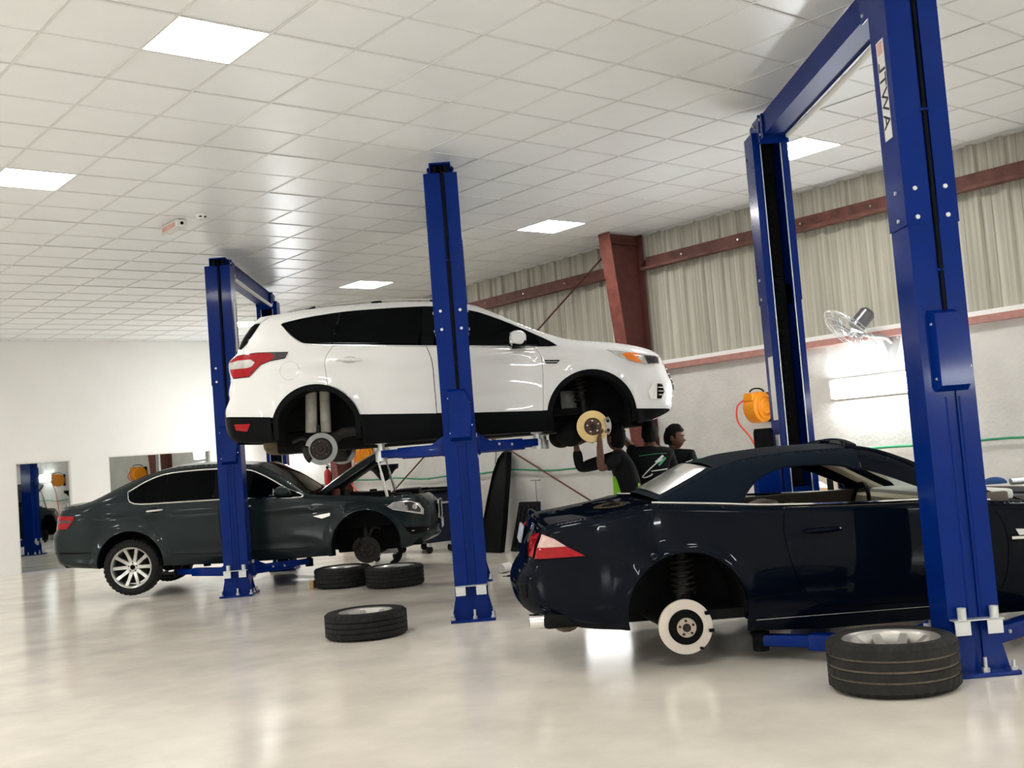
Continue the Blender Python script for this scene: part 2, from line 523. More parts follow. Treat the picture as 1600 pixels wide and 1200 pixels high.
# runners: main tees along Y, cross tees along X
for a in range(a_lo, a_hi + 1):
    x = a * T
    if XL - .01 <= x <= XC:
        MB().box((x, (YF + YB) / 2, H - .001), (.018, YB - YF, .005)).build('main_tee', m_tbar, ceiling, 0)
for b in range(b_lo, b_hi + 1):
    y = b * T
    if YF - .01 <= y <= YB + .01:
        MB().box(((XL + XC) / 2, y, H - .0005), (XC - XL, .018, .005)).build('cross_tee', m_tbar, ceiling, 0)
MB().box((XC - .01, (YF + YB) / 2, H - .002), (.02, YB - YF, .006)).build('edge_angle', m_tbar, ceiling, 0)
MB().box(((XL + XC) / 2, YB - .01, H - .002), (XC - XL, .02, .006)).build('edge_angle', m_tbar, ceiling, 0)

LL = {(-3, 2): 'square white ceiling light panel nearest the top left corner', (-3, 8): 'square white ceiling light panel cut by the left edge',
      (7, 2): 'square white ceiling light panel beside the right lift beam', (7, 8): 'square white ceiling light panel left of the tapered red column',
      (7, 15): 'square white ceiling light panel above the roof of the raised white car', (7, 22): 'small far ceiling light panel behind the left lift beam'}
lt0 = None
for a, b in LIGHTS:
    lab = LL.get((a, b), 'square white ceiling light panel outside the picture')
    if lt0 is None:
        t = lt0 = room_thing('ceiling_light', lab, 'light', (a + .5) * T, (b + .5) * T, H, 'recessed ceiling light panels')
        MB().box((0, 0, .006), (T - .02, T - .02, .010), .003).build('diffuser', m_diff, t, 0)
        fr = MB()
        for sx in (-1, 1):
            fr.box((sx * (T / 2 - .006), 0, .003), (.012, T, .012)); fr.box((0, sx * (T / 2 - .006), .003), (T, .012, .012))
        fr.build('frame', m_offwhite, t, 0)
    else:
        t = copy_tree(lt0, None, room((a + .5) * T, (b + .5) * T, H))
        t['label'] = lab
# smoke detector and emergency sign on the ceiling
t = room_thing('smoke_detector', 'small round white smoke detector on the ceiling', 'detector', .63 * T, 9.75 * T, H)
MB().lathe([(0, -.055), (.035, -.055), (.05, -.04), (.056, -.018), (.06, 0)], 20).build('housing', m_offwhite, t)
for sx in (-1, 1):
    MB().box((.0 + sx * .025, -.045, -.032), (.022, .02, .012)).build('sensor_slot', m_black, t, 0)
t = room_thing('exit_light', 'small pale pink tinted exit light box under the ceiling', 'exit light', .46 * T, 10.5 * T, H)
MB().box((0, 0, -.045), (.11, .42, .08), .012).build('housing', m_offwhite, t)
MB().box((-.056, 0, -.05), (.004, .34, .05)).build('faded_sign', m_orangered, t, 0)
MB().cyl((0, -.214, -.045), (0, -.208, -.045), .018, seg=12).build('test_button', m_black, t)
MB().box((-.04, 0, -.10), (.012, .40, .012)).build('rail', m_offwhite, t, 0)
# ================================================================== two-post lifts
def post_parts(t, flip, lower=True, cylinders=True):
    """One post with everything fixed to it; flip turns it round so its open side faces the other post."""
    R = Matrix.Rotation(PI, 4, 'Z') @ Matrix.Translation((0, -3.30, 0)) if flip else Matrix.Identity(4)
    def fin(o):
        o.matrix_local = R @ o.matrix_local
        return o
    C = [(-.14, 0), (.0, 0), (.0, .014), (.032, .014), (.032, 0), (.14, 0), (.14, .25), (.08, .25), (.08, .236), (.128, .236), (.128, .026), (-.128, .026), (-.128, .236), (-.08, .236), (-.08, .25), (-.14, .25)]
    post = fin(MB().prism(C, .02, 2.62).build('post', m_blue, t, 0))
    C2 = [(-.147, -.006), (-.004, -.006), (-.004, .014), (.036, .014), (.036, -.006), (.147, -.006), (.147, .256), (.076, .256), (.076, .242), (.134, .242), (.134, .026), (-.134, .026), (-.134, .242), (-.076, .242), (-.076, .256), (-.147, .256)]
    sl = fin(MB().prism(C2, 2.46, 3.87).build('upper_post', m_blue, t, 0))
    for x in (-.085, .085):
        for z in (2.50, 2.66):
            MB().cyl((x, -.006, z), (x, -.016, z), .013, seg=8).build('bolt', m_zinc, sl)
    for s in (-1, 1):
        for z in (2.50, 2.66):
            MB().cyl((s * .147, .10, z), (s * .157, .10, z), .012, seg=8).build('bolt', m_zinc, sl)
    # slide rails and dark chain inside the channel
    for s in (-1, 1):
        fin(MB().box((s * .084, .256, 1.92), (.007, .012, 3.75)).build('slide_rail', m_zinc, t, 0))
    ch = fin(MB().box((0, .11, 1.95), (.10, .05, 3.7)).build('cylinder_cover', m_black, t, 0))
    ln = MB()
    for k in range(60):
        ln.box((.01, .145, .15 + k * .062), (.034, .02, .034), .004)
    tag(fin(ln.build('lift_chain', m_black, t, 0)), kind='stuff')
    # cable in the outer groove
    fin(MB().tube([(.016, -.004, z) for z in (1.95, 2.4, 2.9, 3.4, 3.88)], .011, 8).build('hydraulic_hose', m_black, t))
    for z in (2.2, 3.1):
        fin(MB().box((.016, -.010, z), (.05, .006, .014)).build('hose_clip', m_blue, t, 0))
    # lock cover
    cv = [(-.07, 1.56), (.085, 1.56), (.105, 1.70), (.105, 1.86), (.06, 1.955), (-.07, 1.955)]
    cvb = [(-.085, 1.53), (.10, 1.53), (.122, 1.69), (.122, 1.88), (.07, 1.98), (-.085, 1.98)]
    n = len(cv)
    vs = [(x, -.07, z) for x, z in cv] + [(x, 0, z) for x, z in cvb]
    lc = fin(MB().add(vs, [tuple(range(n)), tuple(range(n, 2 * n))[::-1]] + [(i, (i + 1) % n, n + (i + 1) % n, n + i) for i in range(n)]).build('lock_cover', m_blue, t, 0))
    for x, z in ((-.078, 1.60), (-.078, 1.90), (.112, 1.66)):
        MB().cyl((x, -.02, z), (x, -.034, z), .007, seg=8).build('screw', m_zinc, lc)
    # pressed ribs on the lower face
    for x in (-.03, .045):
        fin(MB().prism([(x - .006, 0), (x, -.006), (x + .006, 0)], .32, 1.5).build('pressed_rib', m_blue, t, 0))
    # foot: plate, gussets, anchor bolts
    fin(MB().box((0, .13, .012), (.38, .44, .022), .004).build('base_plate', m_blue, t, 0))
    for s in (-1, 1):
        fin(MB().prism([(s * .14, .022), (s * .18, .022), (s * .14, .20)], .02, .032, 'y').build('gusset', m_blue, t, 0))
        fin(MB().prism([(s * .14, .022), (s * .18, .022), (s * .14, .20)], .20, .212, 'y').build('gusset', m_blue, t, 0))
        for y in (-.05, .13, .30):
            fin(MB().cyl((s * .168, y, .02), (s * .168, y, .040), .019, seg=6).cyl((s * .168, y, .04), (s * .168, y, .075), .009, seg=8).build('anchor_bolt', m_zinc, t))
    fin(MB().cyl((.016, -.05, .02), (.016, -.05, .045), .02, seg=6).cyl((.016, -.05, .045), (.016, -.05, .10), .010, seg=8).build('anchor_bolt', m_zinc, t))
    # adapter bracket with two hanging tabs and tubes
    br = MB().box((0, -.03, .300), (.27, .07, .006))
    bo = fin(br.build('adapter_bracket', m_zinc, t, 0))
    for x in (-.09, .085):
        MB().box((x, -.062, .262), (.085, .006, .08), .0028).build('bracket_tab', m_zinc, bo, 0)
        if cylinders:
            MB().lathe([(.020, .25), (.024, .25), (.024, .365), (.020, .365), (.020, .25)], 16, (x + .012, -.035, 0)).build('adapter_tube', m_zinc, bo)
    # pulleys on top
    for x in (-.05, .05):
        fin(MB().box((x, .10, 3.905), (.03, .12, .075)).build('pulley_bracket', m_black, t, 0))
    fin(MB().lathe([(.0, -.012), (.055, -.012), (.045, 0), (.055, .012), (0, .012)], 20, (.0, .10, 3.92), 'x').build('cable_pulley', m_black, t))
    return post

def lift(label, u, v, zc, arms, cylinders=True, decal=False, motor=False, side_sticker=False):
    t = thing('two_post_lift', label, 'car lift', (u, v, 0), 0, 'blue two-post car lifts')
    post_parts(t, False, cylinders=cylinders)
    post_parts(t, True, cylinders=cylinders)
    # overhead beam
    bm = MB().prism([(-.095, 3.80), (.095, 3.80), (.095, 3.812), (-.083, 3.812), (-.083, 3.958), (.095, 3.958), (.095, 3.97), (-.095, 3.97)], .02, 3.28, 'y').build('overhead_beam', m_bluem, t, 0)
    MB().box((.075, 1.65, 3.885), (.012, 3.0, .15)).build('beam_web', m_bluem, bm, 0)
    for y in (.32, 2.98):
        MB().prism([(-.12, 3.74), (.12, 3.74), (.12, 3.98), (-.12, 3.98)], y - .07, y - .055, 'y').build('end_bracket', m_blue, bm, 0)
        MB().box((.106, y, 3.87), (.012, .30, .20), .004).build('side_bracket', m_blue, bm, 0)
        MB().box((-.106, y, 3.87), (.012, .30, .20), .004).build('side_bracket', m_blue, bm, 0)
        for dz in (-.06, .06):
            for dy in (-.1, .1):
                MB().cyl((-.112, y + dy, 3.87 + dz), (-.122, y + dy, 3.87 + dz), .011, seg=8).build('bolt', m_zinc, bm)
                MB().cyl((.112, y + dy, 3.87 + dz), (.122, y + dy, 3.87 + dz), .011, seg=8).build('bolt', m_zinc, bm)
    MB().tube([(.10, .45, 3.78), (.11, 1.2, 3.765), (.11, 2.0, 3.765), (.10, 2.85, 3.78)], .022, 10).build('padded_limit_bar', m_offwhite, bm)
    # carriages and swing arms
    for side, ars in ((0, arms[0]), (1, arms[1])):
        sgn = 1 if side == 0 else -1
        y0 = 0 if side == 0 else 3.30
        c = MB().box((0, y0 + sgn * .16, zc + .36), (.15, .12, .92)).build('carriage', m_blue, t, 0)
        MB().box((0, y0 + sgn * .31, zc + .01), (.34, .10, .15), .012).build('pivot_head', m_blue, c)
        MB().box((0, y0 + sgn * .262, zc + .42), (.10, .012, .36), .004).build('door_bumper', m_black, c)
        for (px, py, pz) in ars:
            s = 1 if px > 0 else -1
            p0 = Vector((s * .12, y0 + sgn * .34, zc))
            p1 = Vector((px, y0 + sgn * py, zc))
            d = (p1 - p0); L = d.length; e = d / L
            R = Matrix.Rotation(math.atan2(e.y, e.x), 3, 'Z')
            arm = MB().box(tuple(p0 + e * (L * .33)), (L * .66 + .05, .105, .095), .008, R).build('swing_arm', m_blue, t)
            MB().box(tuple(p0 + e * (L * .74) + Vector((0, 0, .004))), (L * .52, .075, .068), .006, R).build('arm_extension', m_blue, arm)
            MB().cyl(tuple(p0 + Vector((0, 0, -.09))), tuple(p0 + Vector((0, 0, .12))), .028, seg=14).build('pivot_pin', m_zinc, arm)
            MB().cyl(tuple(p0 + e * L * .5 + R @ Vector((0, -.056, .0))), tuple(p0 + e * L * .5 + R @ Vector((0, -.066, 0))), .012, seg=8).build('bolt', m_zinc, arm)
            MB().cyl(tuple(p0 + e * L * .3 + R @ Vector((0, -.056, .01))), tuple(p0 + e * L * .3 + R @ Vector((0, -.066, .01))), .012, seg=8).build('bolt', m_zinc, arm)
            MB().lathe([(0, zc - .06), (.05, zc - .06), (.05, zc + .035), (.032, zc + .035), (.032, pz - .03), (.055, pz - .026), (.06, pz - .004), (0, pz - .004)], 20, (p1.x, p1.y, 0)).build('lift_pad', m_zinc if pz - zc > .1 else m_black, arm)
            MB().prism([(0, 0), (.20, 0), (0, .09)], -.006, .006, 'y').build('arm_rib', m_blue, arm, 0).matrix_local = Matrix.Translation(p0 + Vector((0, 0, .046))) @ Matrix.Rotation(math.atan2(e.y, e.x), 4, 'Z')
    if motor:
        MB().box((-.26, 3.12, 1.02), (.20, .18, .30), .02).build('power_unit', m_blue, t)
        MB().lathe([(0, 1.17), (.075, 1.17), (.08, 1.19), (.08, 1.40), (.07, 1.43), (0, 1.43)], 20, (-.26, 3.12, 0)).build('motor', m_black, t)
        st = MB().box((-.149, 3.10, 1.75), (.003, .14, .52)).build('instruction_sticker', m_paper, t, 0)
        MB().box((-.149, 3.10, 1.30), (.003, .12, .14)).build('warning_sticker', m_paper, t, 0)
    if side_sticker:
        MB().box((.1485, .13, 3.15), (.003, .11, .60)).build('brand_sticker', m_paper, t, 0)
        MB().box((-.1485, 3.17, 3.15), (.003, .11, .60)).build('brand_sticker', m_paper, t, 0)
    if decal:
        d = MB().box((-.1485, .12, 3.26), (.003, .105, .57)).build('brand_sticker', m_paper, t, 0)
        MB().box((-.1505, .12, 3.50), (.002, .07, .07)).build('red_mark', m_orangered, d, 0)
        cu = bpy.data.curves.new('sticker_lettering', 'FONT')
        cu.body = 'AWTL'
        cu.size = .135; cu.extrude = .001; cu.align_x = 'CENTER'; cu.align_y = 'CENTER'
        cu.space_character = 1.05
        tmp = bpy.data.objects.new('lettering_tmp', cu)
        COL.objects.link(tmp)
        lm = bpy.data.meshes.new_from_object(tmp.evaluated_get(bpy.context.evaluated_depsgraph_get()))
        bpy.data.objects.remove(tmp, do_unlink=True)
        lm.materials.clear(); lm.materials.append(m_blackprint)
        fo = link(bpy.data.objects.new('sticker_lettering', lm), d)
        # runs up the side face of the post
        fo.matrix_local = Matrix.Translation((-.1512, .12, 3.23)) @ Matrix(((0, 0, -1, 0), (0, 1, 0, 0), (1, 0, 0, 0), (0, 0, 0, 1))) @ Matrix.Scale(-1, 4, (0, 1, 0)) @ Matrix.Scale(1.0, 4)
    return t

UR, VR, UM, VM, UL, VL = 2.58, 6.08, -.17, 9.70, -2.93, 13.25
lift('blue two-post car lift in the foreground, under the dark convertible', UR, VR, .115, (((-.95, .92, .17), (.95, .95, .17)), ((-.95, .95, .17), (.95, .95, .17))), True, True, True)
lift('blue two-post car lift in the middle, holding up the white car', UM, VM, 1.475, (((-.76, .95, 1.60), (.71, .95, 1.585)), ((-.9, .95, 1.60), (.85, .95, 1.585))), False)
lift('blue two-post car lift at the left, under the dark green-grey sedan', UL, VL, .265, (((-.92, .95, .36), (.70, .95, .345)), ((-.9, .95, .36), (.8, .95, .345))), True, side_sticker=True)

# ================================================================== wheels
m_dust = M('groove_dust', (.16, .135, .10), .9, var=.3, vscale=20)
def tyre_mb(R, w, Rr, seg=144):
    h = w / 2
    prof = [(Rr - .006, -h * .80), (Rr + .012, -h * .93), (Rr + (R - Rr) * .45, -h * 1.0), (R - .022, -h * .93), (R - .006, -h * .80)]
    rows = []
    # tread ribs with grooves
    xs = [-.78, -.44, -.42, -.36, -.34, -.06, -.04, .04, .06, .34, .36, .42, .44, .78]
    depth = {-.42: 1, -.36: 1, -.04: 1, .04: 1, .36: 1, .42: 1}
    for x in xs:
        prof.append((R - (.010 if x in depth else 0), h * x))
    prof += [(R - .006, h * .80), (R - .022, h * .93), (Rr + (R - Rr) * .45, h), (Rr + .012, h * .93), (Rr - .006, h * .80)]
    mb = MB()
    n = len(prof)
    vs = []
    for i in range(seg):
        a = 2 * PI * i / seg
        for k, (r, hh) in enumerate(prof):
            rr = r
            ax = abs(hh) / h
            if .5 < ax < .97 and r > R - .03 and i % 4 == 0: rr = r - .012
            if ax < .36 and r > R - .001 and i % 4 == 2: rr = r - .004
            da = 0
            if r > R - .012 and ax < .5: da = .02 * hh / h
            vs.append((rr * math.cos(a + da), rr * math.sin(a + da), hh))
    fs = []
    for i in range(seg):
        j = (i + 1) % seg
        for k in range(n - 1):
            fs.append((i * n + k, j * n + k, j * n + k + 1, i * n + k + 1))
    return mb.add(vs, fs)

def wheel(parent, R, w, Rr, spokes, alloy, rubber, twin=True, name='tyre', dish=.035):
    """Tyre, rim and spokes lying flat: axis z, outer face up."""
    h = w / 2
    ty = tyre_mb(R, w, Rr).build(name, rubber, parent, 50)
    if rubber is m_rubberd:
        for q in (-.39, 0, .39):
            MB().lathe([(R - .0085, h * (q - .035)), (R - .0082, h * q), (R - .0085, h * (q + .035))], 64).build('dusty_groove', m_dust, parent)
    rim = MB().lathe([(Rr - .012, h * .72), (Rr + .006, h * .86), (Rr + .002, h * .90), (Rr - .014, h * .84), (Rr - .024, h * .55), (Rr - .03, -h * .6), (Rr - .008, -h * .85), (Rr + .004, -h * .9)], 64).build('rim_barrel', alloy, parent, 50)
    ho = h * .62 - dish
    hub = MB().lathe([(0, ho + .004), (.030, ho + .004), (.034, ho - .004), (.06, ho - .002), (.082, ho - .02), (.085, ho - .05), (0, ho - .05)], 40).build('hub', alloy, parent, 50)
    MB().lathe([(0, ho + .012), (.024, ho + .011), (.030, ho + .004)], 24).build('centre_cap', m_black, hub)
    for k in range(5):
        a = 2 * PI * k / 5 + .3
        MB().cyl((.052 * math.cos(a), .052 * math.sin(a), ho - .01), (.052 * math.cos(a), .052 * math.sin(a), ho + .001), .009, seg=8).build('bolt_hole', m_black, hub)
    if name == 'mounted_tyre':
        MB().lathe([(0, h * .1), (Rr - .06, h * .1), (Rr - .05, h * .06), (Rr - .05, -h * .3), (0, -h * .3)], 40).build('dark_spoke_backing', m_dark, parent)  # dark backing added behind the spokes to keep the gaps in shade
    sp0 = None
    for k in range(spokes):
        a = 2 * PI * k / spokes
        if sp0 is None:
            n = 7
            vs = []
            for i in range(n):
                q = i / (n - 1)
                r = .055 + (Rr - .018 - .055) * q
                z = ho - .006 + (h * .80 - ho) * (q ** 1.8)
                wd = (.028 - .006 * q) * (10 / spokes) ** .5 * (1.0 if q < .8 else 1.15)
                td = .032 - .012 * q
                vs += [(r, -wd, z - td), (r, -wd * .75, z), (r, wd * .75, z), (r, wd, z - td)]
            fs = [(0, 1, 2, 3), tuple(4 * (n - 1) + i for i in (3, 2, 1, 0))]
            for i in range(n - 1):
                for c in range(4):
                    fs.append((4 * i + c, 4 * i + (c + 1) % 4, 4 * i + 4 + (c + 1) % 4, 4 * i + 4 + c))
            sp0 = mesh_object('spoke', vs, fs, alloy, parent, 35)
        else:
            copy_part(sp0, parent, rot=(0, 0, a))
    return ty

def floor_wheel(label, x, y, R, w, Rr, spokes, alloy, rubber, rot=0.0, tilt=(0, 0), group='car wheels lying flat on the floor'):
    t = thing('car_wheel', label, 'wheel', (x, y, w / 2 + max(abs(tilt[0]), abs(tilt[1])) * R), rot, group)
    t.rotation_euler = (tilt[0], tilt[1], rot)
    wheel(t, R, w, Rr, spokes, alloy, rubber)
    return t
floor_wheel('dusty wide car wheel lying flat beside the foreground lift post', 2.075, 5.96, .335, .275, .245, 10, m_alloyd, m_rubberd, .3)
floor_wheel('black car wheel lying alone on the floor in front of the other two', -1.04, 9.35, .335, .215, .215, 7, m_alloyd, m_rubber, .9)
floor_wheel('black car wheel nearest the middle lift, right of the pair by the sedan', -1.09, 13.04, .335, .235, .23, 10, m_alloy, m_rubber, .2)
floor_wheel('black car wheel half hidden under the brake of the dark sedan', -1.73, 13.46, .335, .235, .23, 10, m_alloy, m_rubber, .5)

def brake(parent, x, y, z, R, hatR, mat_face, mat_hat, cal_ang, mat_cal, holes=5, hub_mat=None, cap=True, notch=False):
    """Brake disc facing -y with hat, hub, studs and caliper as sub-parts."""
    d = MB().lathe([(hatR * .99, 0), (R, 0), (R, .009), (R - .012, .012), (R - .012, .018), (R, .021), (R, .028), (hatR * .9, .028)], 56, (x, y, z), 'y').build('brake_disc', mat_face, parent)
    MB().lathe([(0, -.030), (hatR * .52, -.030), (hatR * .55, -.024), (hatR * .86, -.024), (hatR * .99, -.012), (hatR, .01)], 40, (x, y, z), 'y').build('disc_hat', mat_hat, d)
    MB().lathe([(0, -.036), (hatR * .50, -.036), (hatR * .56, -.030)], 32, (x, y, z), 'y').build('hub_face', hub_mat or mat_hat, d)
    MB().lathe([(0, -.052), (.020, -.052), (.024, -.046), (.026, -.034)], 24, (x, y, z), 'y').build('hub_nut', m_castiron, d)
    for k in range(holes):
        a = 2 * PI * k / holes + .4
        rr = hatR * .40 if hub_mat else hatR * .66
        MB().cyl((x + rr * math.cos(a), y - .026, z + rr * math.sin(a)), (x + rr * math.cos(a), y - .045, z + rr * math.sin(a)), .008, seg=8).build('wheel_stud', (m_hub if mat_hat is m_castiron else m_steel) if not hub_mat else m_castiron, d)
    if mat_cal is not None:
        c = MB()
        n = 9
        vs = []
        for i in range(n):
            a = cal_ang - .52 + 1.04 * i / (n - 1)
            e = 1 if 0 < i < n - 1 else .55
            for rr, yy in ((R * .80, -.035 * e), (R * 1.14, -.040 * e), (R * 1.16, .07), (R * .80, .06)):
                vs.append((x + rr * math.cos(a), y + yy, z + rr * math.sin(a)))
        fs = [(0, 1, 2, 3), tuple(4 * (n - 1) + i for i in (3, 2, 1, 0))]
        for i in range(n - 1):
            for q in range(4):
                fs.append((4 * i + q, 4 * i + (q + 1) % 4, 4 * i + 4 + (q + 1) % 4, 4 * i + 4 + q))
        cal = mesh_object('brake_caliper', vs, fs, mat_cal, parent, 30)
        for da in (-.3, .3):
            a = cal_ang + da
            MB().cyl((x + R * .97 * math.cos(a), y - .03, z + R * .97 * math.sin(a)), (x + R * .97 * math.cos(a), y - .052, z + R * .97 * math.sin(a)), .016, seg=10).build('caliper_bolt', m_castiron, cal)
    return d
# ================================================================== car bodies
def cr(pts, k=4, closed=False):
    """Catmull-Rom resampling, k steps per segment."""
    P = [np.array(p, float) for p in pts]
    n = len(P)
    out = []
    for i in range(n if closed else n - 1):
        p1, p2 = P[i], P[(i + 1) % n]
        p0 = P[i - 1] if (closed or i > 0) else p1 * 2 - p2
        p3 = P[(i + 2) % n] if (closed or i + 2 < n) else p2 * 2 - p1
        for j in range(k):
            t = j / k
            out.append(tuple(.5 * ((2 * p1) + (-p0 + p2) * t + (2 * p0 - 5 * p1 + 4 * p2 - p3) * t * t + (-p0 + 3 * p1 - 3 * p2 + p3) * t ** 3)))
    if not closed: out.append(tuple(P[-1]))
    return out
def arc(c, R, a0, a1, n=16):
    return [(c[0] + R * math.cos(a0 + (a1 - a0) * i / n), c[1] + R * math.sin(a0 + (a1 - a0) * i / n)) for i in range(n + 1)]
def ang(c, p):
    return math.atan2(p[1] - c[1], p[0] - c[0])
def area2(p):
    p = np.array(p)
    return float(np.sum(p[:, 0] * np.roll(p[:, 1], -1) - np.roll(p[:, 0], -1) * p[:, 1])) / 2
def clean(poly):
    out = []
    for p in poly:
        if not out or (abs(p[0] - out[-1][0]) + abs(p[1] - out[-1][1])) > 1.5e-3: out.append((float(p[0]), float(p[1])))
    if abs(out[0][0] - out[-1][0]) + abs(out[0][1] - out[-1][1]) < 1.5e-3: out.pop()
    return out if area2(out) > 0 else out[::-1]
def inset(poly, d):
    p = np.array(clean(poly))
    e = np.roll(p, -1, 0) - p
    e /= np.linalg.norm(e, axis=1)[:, None] + 1e-12
    nrm = np.stack([-e[:, 1], e[:, 0]], 1)
    m = nrm + np.roll(nrm, 1, 0)
    m /= np.linalg.norm(m, axis=1)[:, None] + 1e-9
    return [tuple(q) for q in p + m * d]
def inside(poly, pts):
    p = np.array(poly); x, y = pts[:, 0], pts[:, 1]
    c = np.zeros(len(pts), bool)
    j = len(p) - 1
    for i in range(len(p)):
        xi, yi, xj, yj = p[i, 0], p[i, 1], p[j, 0], p[j, 1]
        hit = ((yi > y) != (yj > y)) & (x < (xj - xi) * (y - yi) / (yj - yi + 1e-15) + xi)
        c ^= hit
        j = i
    return c
def resample(poly, h):
    out = []
    n = len(poly)
    for i in range(n):
        a, b = np.array(poly[i]), np.array(poly[(i + 1) % n])
        k = max(1, int(math.ceil(np.linalg.norm(b - a) / h)))
        for j in range(k):
            out.append(tuple(a + (b - a) * j / k))
    return out

class Body:
    def __init__(s, root, hw, sil, rad, belt, tum, front, rear, low, arches=(), creases=(), mid=(.7, .02, .5)):
        s.root = root; s.hw = hw
        s.belt = belt; s.tum = tum; s.front = front; s.rear = rear; s.low = low; s.arches = arches; s.creases = creases; s.mid = mid
        s.set_sil(sil, rad)
    def set_sil(s, sil, rad):
        s.sil = np.array(sil, float)
        s.rad = np.array(rad, float) if hasattr(rad, '__len__') else np.full(len(sil), float(rad))
    def dist(s, P):
        A, B = s.sil[:-1], s.sil[1:]
        d = B - A
        L2 = (d ** 2).sum(1) + 1e-12
        t = np.clip(((P[:, None, :] - A[None]) * d[None]).sum(2) / L2, 0, 1)
        q = A[None] + t[..., None] * d[None]
        D = np.sqrt(((P[:, None, :] - q) ** 2).sum(2))
        k = D.argmin(1)
        ii = np.arange(len(P))
        r = s.rad[k] + (s.rad[k + 1] - s.rad[k]) * t[ii, k]
        return D[ii, k], r
    def Y(s, P):
        P = np.asarray(P, float).reshape(-1, 2)
        x, z = P[:, 0], P[:, 1]
        y = np.full(len(P), s.hw)
        x0, x1, a, p = s.front
        y -= a * np.clip((x - x0) / (x1 - x0), 0, 1.3) ** p
        x0, x1, a, p = s.rear
        y -= a * np.clip((x0 - x) / (x0 - x1), 0, 1.3) ** p
        bx0, bz0, bx1, bz1 = s.belt
        zb = bz0 + (bz1 - bz0) * (x - bx0) / (bx1 - bx0)
        t = z - zb
        sm = np.where(t > .06, t - .03, np.where(t > 0, t * t / .12, 0))
        y -= s.tum * sm
        zl, kl = s.low
        t2 = np.clip(zl - z, 0, None)
        y -= kl * t2 ** 1.5
        zc, km, hm = s.mid
        y -= km * np.clip((z - zc) / hm, -1.5, 1.5) ** 2
        for (cx0, cz0, cx1, cz1, amp, wdt) in s.creases:
            zz = cz0 + (cz1 - cz0) * (x - cx0) / (cx1 - cx0)
            fade = np.clip((x - cx0) / .25, 0, 1) * np.clip((cx1 - x) / .25, 0, 1)
            y += amp * fade * np.exp(-np.abs((z - zz) / wdt) ** 1.3)
        for (ax, az, R) in s.arches:
            d = np.hypot(x - ax, z - az) - R
            y += .022 * np.exp(-(np.clip(d, 0, None) / .05) ** 2) * (z > az - .2)
        d, r = s.dist(P)
        q = np.clip(1 - d / r, 0, 1)
        y -= r * (1 - np.sqrt(np.clip(1 - q * q, 0, 1)))
        return y
    def N(s, P):
        P = np.asarray(P, float).reshape(-1, 2)
        e = .006
        gx = (s.Y(P + [e, 0]) - s.Y(P - [e, 0])) / (2 * e)
        gz = (s.Y(P + [0, e]) - s.Y(P - [0, e])) / (2 * e)
        g = np.hypot(gx, gz)
        k = np.where(g > 6, 6 / (g + 1e-9), 1)
        n = np.stack([-gx * k, -np.ones(len(P)), -gz * k], 1)
        return n / np.linalg.norm(n, axis=1)[:, None]
    def patch(s, name, poly, mat, off=0.0, holes=(), h=.06, parent=None, mirror=True, rounded=True, rim=0.0):
        poly = clean(poly)
        holes = [clean(q) for q in holes]
        V = []; E = []
        def loop(q):
            q = resample(q, h * .7)
            n0 = len(V)
            V.extend(q)
            E.extend([(n0 + i, n0 + (i + 1) % len(q)) for i in range(len(q))])
            return q
        b = loop(poly)
        for q in holes: loop(q)
        B = np.array(V)
        lo, hi = np.array(poly).min(0), np.array(poly).max(0)
        gx, gz = np.meshgrid(np.arange(lo[0] + h / 2, hi[0], h), np.arange(lo[1] + h / 2, hi[1], h))
        G = np.stack([gx.ravel(), gz.ravel()], 1)
        if rounded:
            # finer rings along the rounded outline
            mid = []; nn = []; rr = []
            for a, b, ra, rb in zip(s.sil[:-1], s.sil[1:], s.rad[:-1], s.rad[1:]):
                Ls = np.linalg.norm(b - a)
                if Ls < 1e-6: continue
                k = max(1, int(math.ceil(Ls / .035)))
                for j in range(k):
                    q = (j + .5) / k
                    mid.append(a + (b - a) * q); rr.append(ra + (rb - ra) * q)
                    nn.append(((b - a)[1] / Ls, -(b - a)[0] / Ls))
            mid = np.array(mid); nn = np.array(nn); rr = np.array(rr)
            for q in (.06, .2, .42, .7, 1.0):
                G = np.concatenate([G, mid + nn * (rr * q)[:, None]])
        if len(G):
            keep = inside(poly, G)
            for q in holes: keep &= ~inside(q, G)
            G = G[keep]
            if len(G):
                dmin = np.sqrt(((G[:, None] - B[None]) ** 2).sum(2)).min(1)
                G = G[dmin > .010]
                # thin out points that crowd each other
                if len(G) > 1:
                    D2 = ((G[:, None] - G[None]) ** 2).sum(2)
                    D2 += np.where(np.tril(np.ones(D2.shape)) > 0, 0, 9)
                    np.fill_diagonal(D2, 9)
                    G = G[D2.min(1) > .007 ** 2]
        allv = [Vector(p) for p in V] + [Vector(p) for p in G]
        ov, oe, of, *_ = delaunay_2d_cdt(allv, E, [], 0, 1e-5)
        P = np.array([tuple(v) for v in ov])
        F = np.array([f for f in of if len(f) == 3])
        c = P[F].mean(1)
        keep = inside(poly, c)
        for q in holes: keep &= ~inside(q, c)
        F = F[keep]
        ar = (P[F[:, 1], 0] - P[F[:, 0], 0]) * (P[F[:, 2], 1] - P[F[:, 0], 1]) - (P[F[:, 2], 0] - P[F[:, 0], 0]) * (P[F[:, 1], 1] - P[F[:, 0], 1])
        F = np.where((ar < 0)[:, None], F[:, ::-1], F)
        used = np.unique(F)
        mp = -np.ones(len(P), int); mp[used] = np.arange(len(used))
        P = P[used]; F = mp[F]
        y = s.Y(P); n = s.N(P)
        y = y + off
        V3 = np.stack([P[:, 0], -y, P[:, 1]], 1)
        o = mesh_object(name, V3, F, mat, parent or s.root, 40, n)
